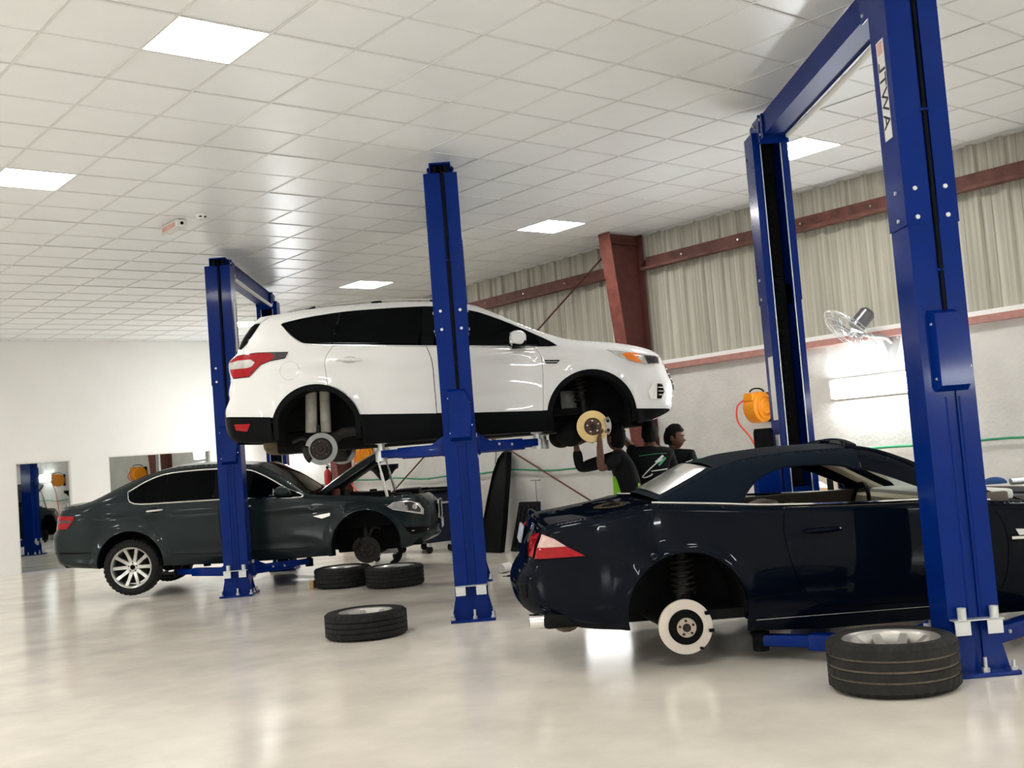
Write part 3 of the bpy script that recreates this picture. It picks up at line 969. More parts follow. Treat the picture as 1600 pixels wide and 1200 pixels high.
        if mirror:
            V4 = V3 * [1, -1, 1]
            mesh_object(name, V4, F[:, ::-1], mat, parent or s.root, 40, n * [1, -1, 1])
        return o
    def rimmed(s, name, path, depth, mat, parent=None, off=0.0, mirror=True):
        """Inward return of a panel edge (wheel arch lip, window reveal)."""
        P = np.array(path); y = s.Y(P) + off
        for sg in ((1, -1) if mirror else (1,)):
            vs = [(p[0], -yy * sg, p[1]) for p, yy in zip(P, y)] + [(p[0], -(yy - depth) * sg, p[1]) for p, yy in zip(P, y)]
            n = len(P)
            mesh_object(name, vs, [(i, i + 1, n + i + 1, n + i) for i in range(n - 1)], mat, parent or s.root, 50)
    def strip(s, name, pts, mat, crown=0.0, bulge=0.0, n=12, parent=None, y0=-1.0, y1=1.0, off=0.0, taper=None):
        """Surface running across the car between the two side outlines."""
        P = np.array(pts, float)
        y = s.Y(P)
        vs = []
        for i, (x, z) in enumerate(P):
            for k in range(n + 1):
                q = y0 + (y1 - y0) * k / n
                w = 1 - q * q
                b = bulge[i] if hasattr(bulge, '__len__') else bulge
                c = crown[i] if hasattr(crown, '__len__') else crown
                vs.append((x + b * w, q * (y[i] + off), z + c * w))
        m = n + 1
        fs = [(i * m + k, i * m + k + 1, (i + 1) * m + k + 1, (i + 1) * m + k) for i in range(len(P) - 1) for k in range(n)]
        return mesh_object(name, vs, fs, mat, parent or s.root, 60)
    def line(s, name, pts, r, mat, off=0.0, parent=None, mirror=True, seg=6):
        P = np.array(pts); y = s.Y(P) + off
        o = None
        for sg in ((1, -1) if mirror else (1,)):
            q = MB().tube([(p[0], -yy * sg, p[1]) for p, yy in zip(P, y)], r, seg).build(name, mat, parent or s.root)
            o = o or q
        return o
    def slab(s, name, poly, mat, off, thick, parent=None, mirror=False, h=.05):
        """A raised piece following the body side: outer face plus returned edges."""
        o = s.patch(name, poly, mat, off, h=h, parent=parent, mirror=mirror, rounded=False)
        q = resample(clean(poly), h * .7)
        q = q + [q[0]]
        s.rimmed(name + '_edge', q, thick, mat, o, off, mirror=False)
        return o
def inner_wing(body, c, R, yin, z0, mat, name='inner_wing'):
    a = math.asin(max(-1, min(1, (z0 - c[1]) / R)))
    path = arc(c, R, a, PI - a, 24)
    for sg in (1, -1):
        mesh_object(name, [(p[0], -yin * sg, p[1]) for p in path], [tuple(range(len(path)))], mat, body.root, 0)
def arc_up(c, R, p, q, n=26):
    """Arc over the top from point p on the right to point q on the left."""
    a0, a1 = ang(c, p), ang(c, q)
    if a1 < a0: a1 += 2 * PI
    return arc(c, R, a0, a1, n)
def liner(body, c, R, yin, zb0, zb1, mat, parent=None, a_lo=-.35, name='wheel_arch_liner'):
    path = [(c[0] - R * .985, zb0)] + arc(c, R, PI + a_lo, -a_lo, 28) + [(c[0] + R * .985, zb1)]
    P = np.array(path); y = body.Y(P) - .012
    for sg in (1, -1):
        vs = [(p[0], -yy * sg, p[1]) for p, yy in zip(P, y)] + [(p[0], -yin * sg, p[1]) for p in P]
        n = len(P)
        mesh_object(name, vs, [(i, i + 1, n + i + 1, n + i) for i in range(n - 1)], mat, parent or body.root, 50)
def seglerp(vals, n, k):
    return list(np.interp(np.arange(n) / k, np.arange(len(vals)), vals))
def ellipse(c, a, b, n=28):
    return [(c[0] + a * math.cos(2 * PI * i / n), c[1] + b * math.sin(2 * PI * i / n)) for i in range(n)]
def handle(body, x0, x1, z0, z1, mat, parent=None):
    xm, zm = (x0 + x1) / 2, (z0 + z1) / 2
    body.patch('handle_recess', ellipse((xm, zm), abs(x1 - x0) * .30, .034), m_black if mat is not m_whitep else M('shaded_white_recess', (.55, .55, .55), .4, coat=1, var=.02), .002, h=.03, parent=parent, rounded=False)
    path = [(x0 + (x1 - x0) * i / 8, z0 + (z1 - z0) * i / 8) for i in range(9)]
    P = np.array(path); y = body.Y(P)
    for sg in (1, -1):
        vs = []
        MBt = MB().tube([(p[0], -(yy + .012 + .016 * math.sin(PI * i / 8) ** .5) * sg, p[1]) for i, (p, yy) in enumerate(zip(P, y))], [.010, .014, .016, .016, .016, .016, .016, .014, .010], 8)
        MBt.build('door_handle', mat, parent or body.root)
def side_mirror(body, poly, y_off, depth, mat, mat2, parent, split=None, mirror=True):
    c = np.array(cr(clean(poly), 4, True)); cen = c.mean(0)
    base = float(body.Y([cen])[0])
    for sg in ((1, -1) if mirror else (1,)):
        vs = []; n = len(c)
        rings = [(-.5, .55), (-.42, .82), (-.2, .98), (.05, 1.0), (.3, .93), (.45, .72), (.5, .4)]
        for t, k in rings:
            for p in c:
                q = cen + (p - cen) * k
                vs.append((q[0], -(base + y_off + t * depth) * sg, q[1]))
        fs = [tuple(range(n)), tuple(range((len(rings) - 1) * n, len(rings) * n))[::-1]]
        for i in range(len(rings) - 1):
            for k in range(n):
                fs.append((i * n + k, i * n + (k + 1) % n, (i + 1) * n + (k + 1) % n, (i + 1) * n + k))
        o = mesh_object('side_mirror', vs, fs, mat, parent, 60)
        lo = c[:, 1].min()
        MB().box((cen[0] - .01, -(base + y_off * .4) * sg, lo + .02), (.09, abs(y_off) + .06, .045), .01).build('mirror_arm', m_black, o)
        MB().box((cen[0] - (c[:, 0].max() - c[:, 0].min()) * .42, -(base + y_off) * sg, cen[1]), (.006, depth * .8, (c[:, 1].max() - lo) * .7), .002).build('mirror_glass', m_mirror, o)
        if mat2 is not None:
            MB().box((cen[0] + .01, -(base + y_off) * sg, lo + .03), ((c[:, 0].max() - c[:, 0].min()) * .8, depth * .85, .055), .02).build('mirror_base', mat2, o)

# ------------------------------------------------------------------ white crossover on the middle lift
S = {
'sil': [(-2.105, 1.691), (-2.195, 1.79), (-2.214, 1.945), (-2.209, 2.021), (-2.16, 2.109), (-2.163, 2.184), (-2.137, 2.288), (-2.151, 2.429), (-2.137, 2.474), (-2.061, 2.528), (-2.042, 2.563), (-1.971, 2.688), (-1.88, 2.804), (-1.844, 2.832), (-1.816, 2.857), (-1.697, 2.872), (-1.602, 2.885), (-1.371, 2.913), (-1.005, 2.928), (-0.701, 2.93), (-0.396, 2.919), (-0.147, 2.898), (0.164, 2.844), (0.268, 2.805), (0.488, 2.686), (0.707, 2.567), (0.913, 2.473), (1.062, 2.424), (1.229, 2.393), (1.46, 2.363), (1.616, 2.336), (1.775, 2.299), (1.89, 2.257), (1.946, 2.209), (1.978, 2.14), (2.006, 2.061), (2.045, 1.963), (2.052, 1.869), (2.037, 1.783), (2.018, 1.698), (1.936, 1.648), (1.792, 1.601)],
'rad': [.08, .09, .10, .10, .09, .09, .10, .10, .10, .09, .08, .08, .06, .05, .05, .07, .10, .13, .14, .14, .13, .12, .11, .10, .09, .09, .10, .11, .12, .12, .12, .12, .12, .12, .12, .12, .12, .12, .11, .10, .08, .07],
'dlo': [(-1.604, 2.758), (-1.516, 2.786), (-1.29, 2.822), (-0.989, 2.848), (-0.69, 2.852), (-0.39, 2.848), (-0.145, 2.836), (0.16, 2.773), (0.336, 2.707), (0.553, 2.6), (0.77, 2.477), (0.956, 2.357), (0.775, 2.361), (0.163, 2.418), (-0.143, 2.441), (-0.864, 2.503), (-1.308, 2.545), (-1.411, 2.568), (-1.51, 2.65)],
'tail': [(-2.125, 2.46), (-2.033, 2.497), (-1.833, 2.503), (-1.54, 2.485), (-1.573, 2.435), (-1.712, 2.423), (-1.807, 2.394), (-1.873, 2.341), (-1.925, 2.294), (-2.087, 2.296), (-2.13, 2.376)],
'head': [(1.402, 2.285), (1.727, 2.237), (1.929, 2.205), (1.93, 2.127), (1.768, 2.123), (1.624, 2.165), (1.52, 2.217)],
'fog': [(1.837, 1.946), (1.936, 1.938), (1.952, 1.86), (1.908, 1.795), (1.801, 1.798), (1.784, 1.873)],
'mirror': [(0.525, 2.495), (0.585, 2.513), (0.657, 2.485), (0.667, 2.425), (0.632, 2.361), (0.53, 2.376), (0.509, 2.422)],
}
suv = thing('crossover_car', 'white crossover car raised high on the middle lift with its wheels off', 'car', (UM, VM + 1.65, 0))
K = 3
sil = cr(S['sil'], K)
rad = seglerp(S['rad'], len(sil), K)
FA, RA, AR = (1.229, 1.690), (-1.319, 1.746), .420
B = Body(suv, .92, sil, rad, (-1.31, 2.545, .956, 2.357), .42, (1.15, 2.06, .27, 2.3), (-1.35, -2.2, .24, 2.3), (1.76, .25),
         [(FA[0], FA[1], AR), (RA[0], RA[1], AR)], [(-1.9, 2.37, 1.3, 2.25, .014, .035), (-.8, 1.99, .8, 1.90, -.014, .06)], (2.15, .02, .5))
clad_top = [(-.921, 1.86), (-.134, 1.81), (.153, 1.794), (.827, 1.761)]
clad_bot = [(-.888, 1.606), (-.211, 1.585), (.471, 1.581), (.841, 1.567)]
fa1, fa0 = ang(FA, (1.644, 1.715)), ang(FA, (.827, 1.761))
ra1, ra0 = ang(RA, (-.921, 1.86)), ang(RA, (-1.732, 1.894))
f_arc = arc(FA, AR, fa1, fa0, 24); r_arc = arc(RA, AR, ra1, ra0, 24)
i0 = 2 * K; i1 = 39 * K
body_poly = sil[i0:i1 + 1] + [(1.644, 1.715)] + f_arc + clad_top[::-1][1:] + r_arc + [(-1.732, 1.894)]
dlo = cr(S['dlo'], 2, True)
rd_edge = cr([(-1.12, 2.514), (-1.185, 2.429), (-1.207, 2.357), (-1.199, 2.222), (-1.191, 2.15)], 3)
bl = cr([(-.258, 2.441), (-.217, 2.296), (-.211, 2.072), (-.208, 1.815)], 3)
fd = cr([(.755, 2.349), (.799, 2.248), (.80, 2.069), (.779, 1.765)], 3)
a_top = ang(RA, (-1.19, 2.146))
rear_door = rd_edge + arc(RA, AR + .006, a_top, ra1, 10)[1:] + [(-.918, 1.853)] + [(-.208, 1.812)] + bl[::-1] + [(-.864, 2.496)]
front_door = bl + [(.153, 1.789), (.779, 1.759)] + fd[::-1] + [(.163, 2.410)]
B.patch('body_side', body_poly, m_whitep, holes=[rear_door, front_door, dlo])
B.patch('rear_door', inset(rear_door, .0035), m_whitep)
B.patch('front_door', inset(front_door, .0035), m_whitep)
B.patch('inner_shell', inset(body_poly, .012), m_dark, -.03, holes=[inset(dlo, -.01)], h=.12)
# glass
gl = [p for p in dlo]
def cut(poly, x0, x1, s0=0.0, zr=2.5):
    P = np.array(resample(clean(poly), .03))
    return None
def clip_x(poly, xa, xb, lean=0.0, zr=2.6):
    """Part of a polygon between two leaning vertical lines."""
    def cl(pp, sgn, x):
        out = []
        n = len(pp)
        f = lambda p: sgn * (p[0] - (x + lean * (p[1] - zr)))
        for i in range(n):
            a, b = pp[i], pp[(i + 1) % n]
            fa, fb = f(a), f(b)
            if fa >= 0: out.append(a)
            if (fa >= 0) != (fb >= 0):
                t = fa / (fa - fb)
                out.append((a[0] + (b[0] - a[0]) * t, a[1] + (b[1] - a[1]) * t))
        return out
    return cl(cl(list(poly), 1, xa), -1, xb)
g2 = inset(dlo, .004)
for nm, xa, xb in (('quarter_glass', -3, -1.118), ('rear_door_glass', -1.106, -.30), ('front_door_glass', -.17, .725)):
    B.patch(nm, clip_x(g2, xa, xb, .25 if xa < -1 else (.20 if xa < -.5 else -.3)), m_glass, -.012)
B.patch('b_pillar_cover', clip_x(g2, -.296, -.174, .1), m_black, -.009)
B.patch('c_pillar_trim', clip_x(g2, -1.117, -1.107, .25), m_black, -.010)
B.patch('sail_trim', clip_x(g2, .728, 3, -.3), m_black, -.010)
B.rimmed('window_reveal', dlo + dlo[:1], .025, m_black)
B.line('window_chrome_strip', cr([(-1.597, 2.750), (-1.51, 2.643), (-1.411, 2.560), (-1.308, 2.538), (-.864, 2.497), (-.143, 2.435), (.163, 2.412), (.775, 2.356), (.95, 2.351)], 4), .0045, m_chrome, .002)
# black cladding
B.slab('side_cladding', clad_top + [clad_bot[3], clad_bot[2], clad_bot[1], clad_bot[0]], m_black, .006, .12, mirror=False)
B.patch('side_cladding', clad_top + clad_bot[::-1], m_black, .006)
def arch_ring(c, R0, R1, a0, a1, zb0, zb1):
    o = arc(c, R0, a0, a1, 28); i = arc(c, R1, a1, a0, 28)
    return [(o[0][0], zb0)] + o + [(o[-1][0], zb1), (i[0][0], zb1)] + i + [(i[-1][0], zb0)]
ARI = .372
B.patch('arch_cladding', arch_ring(FA, AR + .002, ARI, fa1, fa0, 1.60, 1.59), m_black, .012, rounded=False)
B.patch('arch_cladding', arch_ring(RA, AR + .002, ARI, ra1, ra0, 1.64, 1.68), m_black, .012, rounded=False)
for c in (FA, RA):
    B.rimmed('arch_lip', arc(c, ARI, -.25, PI + .25, 30), .05, m_black, off=.012)
    liner(B, c, ARI + .004, .36, c[1] - .12, c[1] - .12, m_dark)
    inner_wing(B, c, ARI + .003, .365, c[1] + (.02 if c is RA else -.08), m_dark)
B.patch('rear_bumper_lower', sil[0:i0 + 1] + [(-1.738, 1.898), (-1.735, 1.70), (-1.74, 1.672)], m_black, .004)
B.patch('front_bumper_lower', sil[i1:] + [(1.66, 1.575), (1.652, 1.718)], m_black, .004)
B.patch('bumper_reflector', [(-2.108, 1.864), (-1.945, 1.854), (-1.979, 1.785), (-2.092, 1.806)], m_redlens, .012)
# lamps
B.patch('tail_lamp_bezel', inset(S['tail'], -.008), m_lampdark, .004)
tl = B.patch('tail_lamp', S['tail'], m_redlens, .010)
B.patch('tail_lamp_clear', [(-2.125, 2.44), (-2.03, 2.455), (-1.90, 2.45), (-1.86, 2.42), (-1.89, 2.385), (-1.93, 2.375), (-2.128, 2.38)], m_clear, .014)
B.patch('tail_lamp_tip', [(-1.72, 2.50), (-1.54, 2.487), (-1.573, 2.437), (-1.70, 2.425), (-1.66, 2.46)], m_lampdark, .014)
B.patch('head_lamp', S['head'], m_clear, .006)
B.patch('head_lamp_amber', [(1.55, 2.232), (1.60, 2.25), (1.70, 2.238), (1.735, 2.215), (1.70, 2.19), (1.745, 2.155), (1.70, 2.145), (1.62, 2.178)], m_amber, .011)
B.patch('head_lamp_dark', [(1.77, 2.215), (1.88, 2.205), (1.915, 2.19), (1.915, 2.135), (1.80, 2.132)], m_lampdark, .011)
B.patch('fog_lamp', S['fog'], m_chrome, .008)
B.patch('fog_lamp_grille', [(1.885, 1.935), (1.930, 1.93), (1.945, 1.86), (1.905, 1.80), (1.870, 1.80)], m_black, .013)
for k in range(3):
    B.line('fog_grille_bar', [(1.885, 1.835 + .035 * k), (1.935, 1.832 + .035 * k)], .004, m_steel, .017)
B.patch('fender_vent', [(.82, 2.231), (.969, 2.22), (.936, 2.19), (.835, 2.197)], m_black, .006)
B.line('fender_vent_bar', [(.83, 2.213), (.945, 2.205)], .004, m_chrome, .012)
B.patch('fuel_flap_gap', ellipse((-1.532, 2.312), .092, .088), m_steel, .0010)
B.patch('fuel_flap', ellipse((-1.532, 2.312), .088, .084), m_whitep, .0028)
handle(B, -1.092, -.857, 2.378, 2.360, m_whitep)
handle(B, -.13, .10, 2.30, 2.285, m_whitep)
side_mirror(B, S['mirror'], .12, .20, m_whitep, m_black, suv)
rx = np.linspace(-1.56, .05, 24)
so = np.array([p for p in sil if p[1] > 2.80 and -1.8 < p[0] < .3])
rz = np.interp(rx, so[:, 0], so[:, 1])
ry = B.Y(np.stack([rx, rz], 1))
for sg in (1, -1):
    MB().tube([(x, -(y - .01) * sg, z + .026 * math.sin(PI * i / 23) ** .35) for i, (x, y, z) in enumerate(zip(rx, ry, rz))], .013, 8).build('roof_rail', m_steel, suv)
    for i in (3, 12, 20):
        MB().box((rx[i], -(ry[i] - .01) * sg, rz[i] + .010), (.10, .022, .03), .006).build('roof_rail_foot', m_black, suv)
# surfaces across the car
B.strip('rear_bumper', sil[0:4 * K + 1], m_black, 0, -.10)
B.strip('tailgate', sil[3 * K:10 * K + 1], m_whitep, 0, -.09)
B.strip('rear_window', sil[10 * K:12 * K + 1], m_glass, .01, -.06)
B.strip('rear_spoiler', sil[12 * K:15 * K + 1], m_whitep, .02, -.05)
B.strip('roof', sil[15 * K:22 * K + 1], m_whitep, .035, 0)
B.strip('windscreen', sil[22 * K:26 * K + 1], m_glass, .02, .06)
B.strip('bonnet', sil[26 * K:33 * K + 1], m_whitep, .03, list(np.linspace(0, .08, 7 * K + 1)))
B.strip('front_bumper', sil[33 * K:], m_whitep, 0, .08)
B.strip('grille', sil[34 * K:37 * K], m_black, 0, .092, y0=-.62, y1=.62)
for k in range(4):
    zz = 2.10 - k * .05
    pp = [p for p in sil[33 * K:38 * K] if abs(p[1] - zz) < .03]
    if pp:
        yy = float(B.Y([pp[0]])[0]) * .6
        MB().tube([(pp[0][0] + .10 * (1 - q * q * .36), q * yy, zz) for q in np.linspace(-1, 1, 9)], .010, 6).build('grille_bar', m_chrome, suv)
# spoiler side wing
B.patch('spoiler_side', [(-1.88, 2.80), (-1.844, 2.832), (-1.816, 2.857), (-1.69, 2.872), (-1.74, 2.84), (-1.80, 2.80)], m_whitep, .01)
B.patch('rear_window_side', [(-2.025, 2.565), (-1.965, 2.69), (-1.885, 2.79), (-1.80, 2.792), (-1.86, 2.70), (-1.93, 2.60), (-1.99, 2.555)], m_glass, .004)
# underside
ub = MB().box((-.04, 0, 1.62), (1.75, 1.70, .08), .02)
ub.box((.0, 0, 1.66), (3.6, .66, .20), .03).build('underbody', m_dark, suv)
MB().box((-1.88, 0, 1.73), (.34, 1.40, .10), .03).build('rear_valance', m_dark, suv)
MB().box((1.72, 0, 1.66), (.25, 1.40, .10), .03).build('front_valance', m_dark, suv)
MB().lathe([(0, -.30), (.085, -.30), (.10, -.27), (.10, .27), (.085, .30), (0, .30)], 20, (-1.86, .1, 1.66), 'y').build('silencer', M('rusty_silencer', (.16, .12, .08), .6, metal=.4, var=.4, vscale=18), suv)
MB().tube(cr([(-1.75, -.15, 1.62), (-1.5, -.2, 1.64), (-1.0, 0, 1.60), (.5, .05, 1.58)], 4), .028, 8).build('exhaust_pipe', M('rusty_silencer'), suv)
MB().box((.2, 0, 1.75), (2.2, 1.2, .06)).build('floor_pan', m_dark, suv, 0)
MB().box((0, 0, 2.2), (2.6, 1.1, .06)).build('cabin_floor', m_dark, suv, 0)
for s in (1, -1):
    # rear suspension
    MB().cyl((-1.42, -.58 * s, 1.74), (-1.40, -.56 * s, 2.12), .055, seg=18).build('air_duct', M('pale_grey_shock', (.42, .40, .34), .6, var=.25, vscale=14), suv)
    MB().cyl((-1.285, -.56 * s, 1.73), (-1.275, -.54 * s, 2.12), .050, seg=18).build('damper', M('pale_grey_shock'), suv)
    MB().cyl((-1.36, -.62 * s, 1.62), (-1.35, -.58 * s, 1.80), .022, seg=10).build('damper_rod', m_castiron, suv)
    MB().tube(cr([(-1.33, -.62 * s, 1.56), (-1.15, -.62 * s, 1.70), (-.98, -.60 * s, 1.72), (-.85, -.52 * s, 1.66)], 4), [.05] * 12 + [.04], 10).build('trailing_arm', m_castiron, suv)
    MB().tube([(-1.33, -.66 * s, 1.55), (-1.34, -.40 * s, 1.60), (-1.36, -.20 * s, 1.66)], .032, 8).build('lower_arm', m_castiron, suv)
    MB().tube(cr([(-1.60, -.60 * s, 1.66), (-1.5, -.62 * s, 1.69), (-1.42, -.66 * s, 1.64)], 4), .018, 8).build('anti_roll_bar', m_castiron, suv)
    MB().box((-1.33, -.71 * s, 1.58), (.17, .10, .26), .04).build('rear_knuckle', m_castiron, suv)
    # front suspension
    MB().cyl((1.19, -.58 * s, 1.72), (1.16, -.54 * s, 2.05), .034, seg=14).build('front_strut', m_castiron, suv)
    sp = []
    for k in range(60):
        a = k * .65
        sp.append((1.165 + .06 * math.cos(a), (-.55 + .06 * math.sin(a)) * s, 1.82 + k * .0042))
    MB().tube(sp, .008, 6).build('coil_spring', m_castiron, suv)
    MB().box((1.22, -.70 * s, 1.58), (.14, .12, .28), .04).build('front_knuckle', m_castiron, suv)
    MB().tube([(1.23, -.68 * s, 1.46), (1.18, -.45 * s, 1.50), (1.14, -.25 * s, 1.55)], .035, 8).build('front_lower_arm', m_castiron, suv)
    MB().ell((1.03, -.62 * s, 1.53), (.13, .12, .12), 14, 10).build('cv_boot', m_dark, suv)
    MB().box((1.06, -.38 * s, 1.84), (.16, .05, .24), .02).build('engine_casting', M('dull_aluminium', (.22, .22, .21), .5, metal=.5, var=.5, vscale=16), suv)
brake(suv, -1.309, -.79, 1.572, .150, .104, m_disc, m_castiron, PI * 1.08, m_castiron)
brake(suv, 1.235, -.79, 1.583, .150, .083, m_brass, m_hub, -.02, M('bare_caliper', (.42, .40, .37), .45, metal=.6, var=.3, vscale=22))
d2 = brake(suv, -1.309, .76, 1.572, .150, .104, m_disc, m_castiron, PI * 1.08, None)
d3 = brake(suv, 1.235, .76, 1.583, .150, .083, m_brass, m_hub, 0, None)

# ------------------------------------------------------------------ dark sedan on the left lift
D = {
'sil': [(-1.839, 0.392), (-2.322, 0.439), (-2.438, 0.553), (-2.476, 0.719), (-2.466, 0.838), (-2.413, 0.903), (-2.382, 1.056), (-2.355, 1.087), (-2.324, 1.128), (-2.272, 1.167), (-2.026, 1.187), (-1.856, 1.238), (-1.662, 1.324), (-1.42, 1.432), (-1.162, 1.514), (-0.906, 1.562), (-0.652, 1.567), (-0.347, 1.56), (-0.0, 1.526), (0.134, 1.502), (0.284, 1.425), (0.451, 1.327), (0.616, 1.204), (0.732, 1.119), (0.835, 1.091), (1.04, 1.062), (1.379, 1.036), (1.711, 0.988), (1.877, 0.994), (2.094, 0.983), (2.172, 0.932), (2.232, 0.856), (2.249, 0.75), (2.239, 0.613), (2.205, 0.513), (2.234, 0.456), (2.146, 0.399), (1.914, 0.339)],
'rad': [.05, .08, .10, .12, .12, .11, .11, .10, .10, .10, .11, .11, .11, .11, .12, .13, .13, .13, .12, .11, .10, .09, .08, .07, .07, .07, .08, .09, .11, .13, .13, .13, .13, .13, .12, .11, .10, .06],
'dlo': [(-1.421, 1.277), (-1.386, 1.316), (-1.197, 1.418), (-0.993, 1.478), (-0.692, 1.496), (-0.308, 1.49), (0.018, 1.451), (0.149, 1.404), (0.311, 1.315), (0.52, 1.181), (0.697, 1.075), (-0.004, 1.114), (-0.33, 1.123), (-0.88, 1.133), (-1.345, 1.154)],
'tail': [(-2.389, 1.072), (-2.105, 1.048), (-2.134, 0.983), (-2.221, 0.903), (-2.397, 0.903)],
'head': [(1.727, 0.868), (1.813, 0.918), (1.962, 0.922), (2.106, 0.881), (2.16, 0.794), (2.156, 0.735), (1.95, 0.787), (1.789, 0.828)],
'mirror': [(0.361, 1.141), (0.407, 1.204), (0.49, 1.222), (0.554, 1.184), (0.574, 1.108), (0.449, 1.101)],
}
sed = thing('sedan_car', 'dark grey-green sedan with open bonnet on the left lift', 'car', (UL, VL + 1.65, 0))
sil = cr(D['sil'], K)
rad = seglerp(D['rad'], len(sil), K)
FA, RA = (1.439, .434), (-1.432, .418)
FR, RR = .418, .405
B = Body(sed, .93, sil, rad, (-1.345, 1.154, .697, 1.075), .52, (1.3, 2.25, .30, 2.3), (-1.5, -2.45, .26, 2.3), (.50, .35),
         [(FA[0], FA[1], FR), (RA[0], RA[1], RR)], [(-2.2, 1.03, 1.6, .88, .014, .03), (-1.0, .56, .9, .50, -.012, .05)], (.80, .02, .45))
sill = [(-1.035, .378), (-.311, .345), (.032, .345), (.561, .331), (1.022, .327)]
f_arc = arc_up(FA, FR, (1.85, .355), (1.026, .36))
r_arc = arc_up(RA, RR, (-1.03, .378), (-1.835, .392))
body_poly = sil + [(1.846, .345)] + f_arc + sill[::-1] + r_arc
dlo = cr(D['dlo'], 2, True)
rd = cr([(-1.337, 1.156), (-1.247, 1.0), (-1.125, .824), (-1.02, .633), (-.978, .514)], 3)
rear_door = rd + [(-.303, .468), (-.315, .75), (-.33, 1.116), (-.88, 1.126), (-1.33, 1.146)]
fdr = cr([(.71, 1.066), (.787, .987), (.809, .818), (.785, .454)], 3)
front_door = [(-.33, 1.116), (-.315, .75), (-.303, .468), (.038, .462)] + fdr[::-1] + [(-.004, 1.106)]
B.patch('body_side', body_poly, m_greenp, holes=[rear_door, front_door, dlo])
B.patch('rear_door', inset(rear_door, .004), m_greenp)
B.patch('front_door', inset(front_door, .004), m_greenp)
B.patch('inner_shell', inset(body_poly, .015), m_dark, -.03, holes=[inset(dlo, -.01)], h=.12)
g2 = inset(dlo, .006)
B.patch('quarter_glass', clip_x(g2, -3, -.985, .03, 1.3), m_glass, -.010)
B.patch('rear_door_glass', clip_x(g2, -.972, -.39, .03, 1.3), m_glass, -.010)
B.patch('front_door_glass', clip_x(g2, -.27, .40, 0, 1.3), m_glass, -.010)
B.patch('sail_trim', clip_x(g2, .405, 3, 0, 1.3), m_black, -.008)
B.patch('b_pillar_cover', clip_x(g2, -.386, -.274, 0, 1.3), m_black, -.008)
B.patch('window_bar', clip_x(g2, -.984, -.973, .03, 1.3), m_black, -.008)
B.rimmed('window_reveal', dlo + dlo[:1], .025, m_black)
B.line('window_chrome_trim', inset(cr(D['dlo'], 4, True), -.004) + [inset(cr(D['dlo'], 4, True), -.004)[0]], .0085, m_chrome, .002)
B.line('sill_crease', [(-.94, .50), (-.303, .466), (.038, .458), (.77, .445)], .004, m_black, .001)
B.patch('sill_cover', [(-1.0, .46), (-.31, .415), (.56, .40), (1.01, .40), (1.012, .335), (.561, .325), (-.311, .338), (-1.03, .372)], m_greenp, .012)
for c, R in ((FA, FR), (RA, RR)):
    B.rimmed('arch_lip', arc(c, R, -.10, PI + .05, 30), .05, m_greenp)
    liner(B, c, R + .004, .36, c[1] - .03, c[1] - .07, m_dark, a_lo=-.02)
    inner_wing(B, c, R + .003, .365, c[1] - .12, m_dark)
B.patch('tail_lamp', D['tail'], m_redlens, .006)
B.patch('tail_lamp_bar', [(-2.33, 1.01), (-2.15, 1.0), (-2.165, .975), (-2.33, .98)], m_lampdark, .009)
B.patch('head_lamp', D['head'], m_clear, .006)
B.line('head_lamp_trim', D['head'] + D['head'][:1], .005, m_chrome, .006)
B.patch('head_lamp_dark', [(1.93, .90), (2.00, .905), (2.08, .875), (2.13, .80), (2.12, .76), (1.98, .80)], m_lampdark, .010)
for cx in (1.98, 2.06):
    B.patch('head_lamp_projector', ellipse((cx, .84), .028, .034), m_chrome, .013)
B.patch('fuel_flap_gap', [(-1.652, 1.132), (-1.422, 1.113), (-1.461, 1.0), (-1.655, 1.016)], m_black, .0008)
B.patch('fuel_flap', inset([(-1.652, 1.132), (-1.422, 1.113), (-1.461, 1.0), (-1.655, 1.016)], .004), m_greenp, .0022)
B.patch('side_marker', [(.818, .826), (1.028, .851), (1.026, .814), (.924, .789)], m_chrome, .006)
B.line('side_marker_bar', [(.82, .858), (.87, .862)], .006, m_chrome, .006)
handle(B, -1.195, -.996, 1.045, 1.052, m_chrome)
handle(B, -.13, .07, 1.02, 1.012, m_chrome)
side_mirror(B, D['mirror'], .12, .19, m_greenp, m_black, sed)
B.patch('bumper_vent', [(1.93, .60), (2.21, .575), (2.19, .51), (2.0, .50)], m_black, .004)
B.line('bumper_vent_bar', [(2.0, .545), (2.20, .54)], .006, m_chrome, .012)
B.line('bumper_crease', [(1.88, .64), (1.98, .52)], .004, m_black, .002)
B.patch('rear_bumper_crease', [(-2.43, .62), (-1.90, .60), (-1.90, .585), (-2.43, .60)], m_black, .001)
B.strip('rear_bumper', sil[0:6 * K + 1], m_greenp, 0, -.10)
B.strip('boot_panel', sil[5 * K:10 * K + 1], m_greenp, 0, -.08)
B.strip('boot_lid', sil[9 * K:12 * K + 1], m_greenp, .03, list(np.linspace(-.06, 0, 3 * K + 1)))
B.strip('rear_window', sil[12 * K:15 * K + 1], m_glass, .03, 0)
B.strip('roof', sil[15 * K:19 * K + 1], m_greenp, .035, 0)
B.strip('windscreen', sil[19 * K:24 * K + 1], m_glass, .05, .10)
B.strip('front_bumper', sil[29 * K:], m_greenp, 0, .10)
B.strip('slam_panel', sil[28 * K:29 * K + 1], m_black, .0, .05)
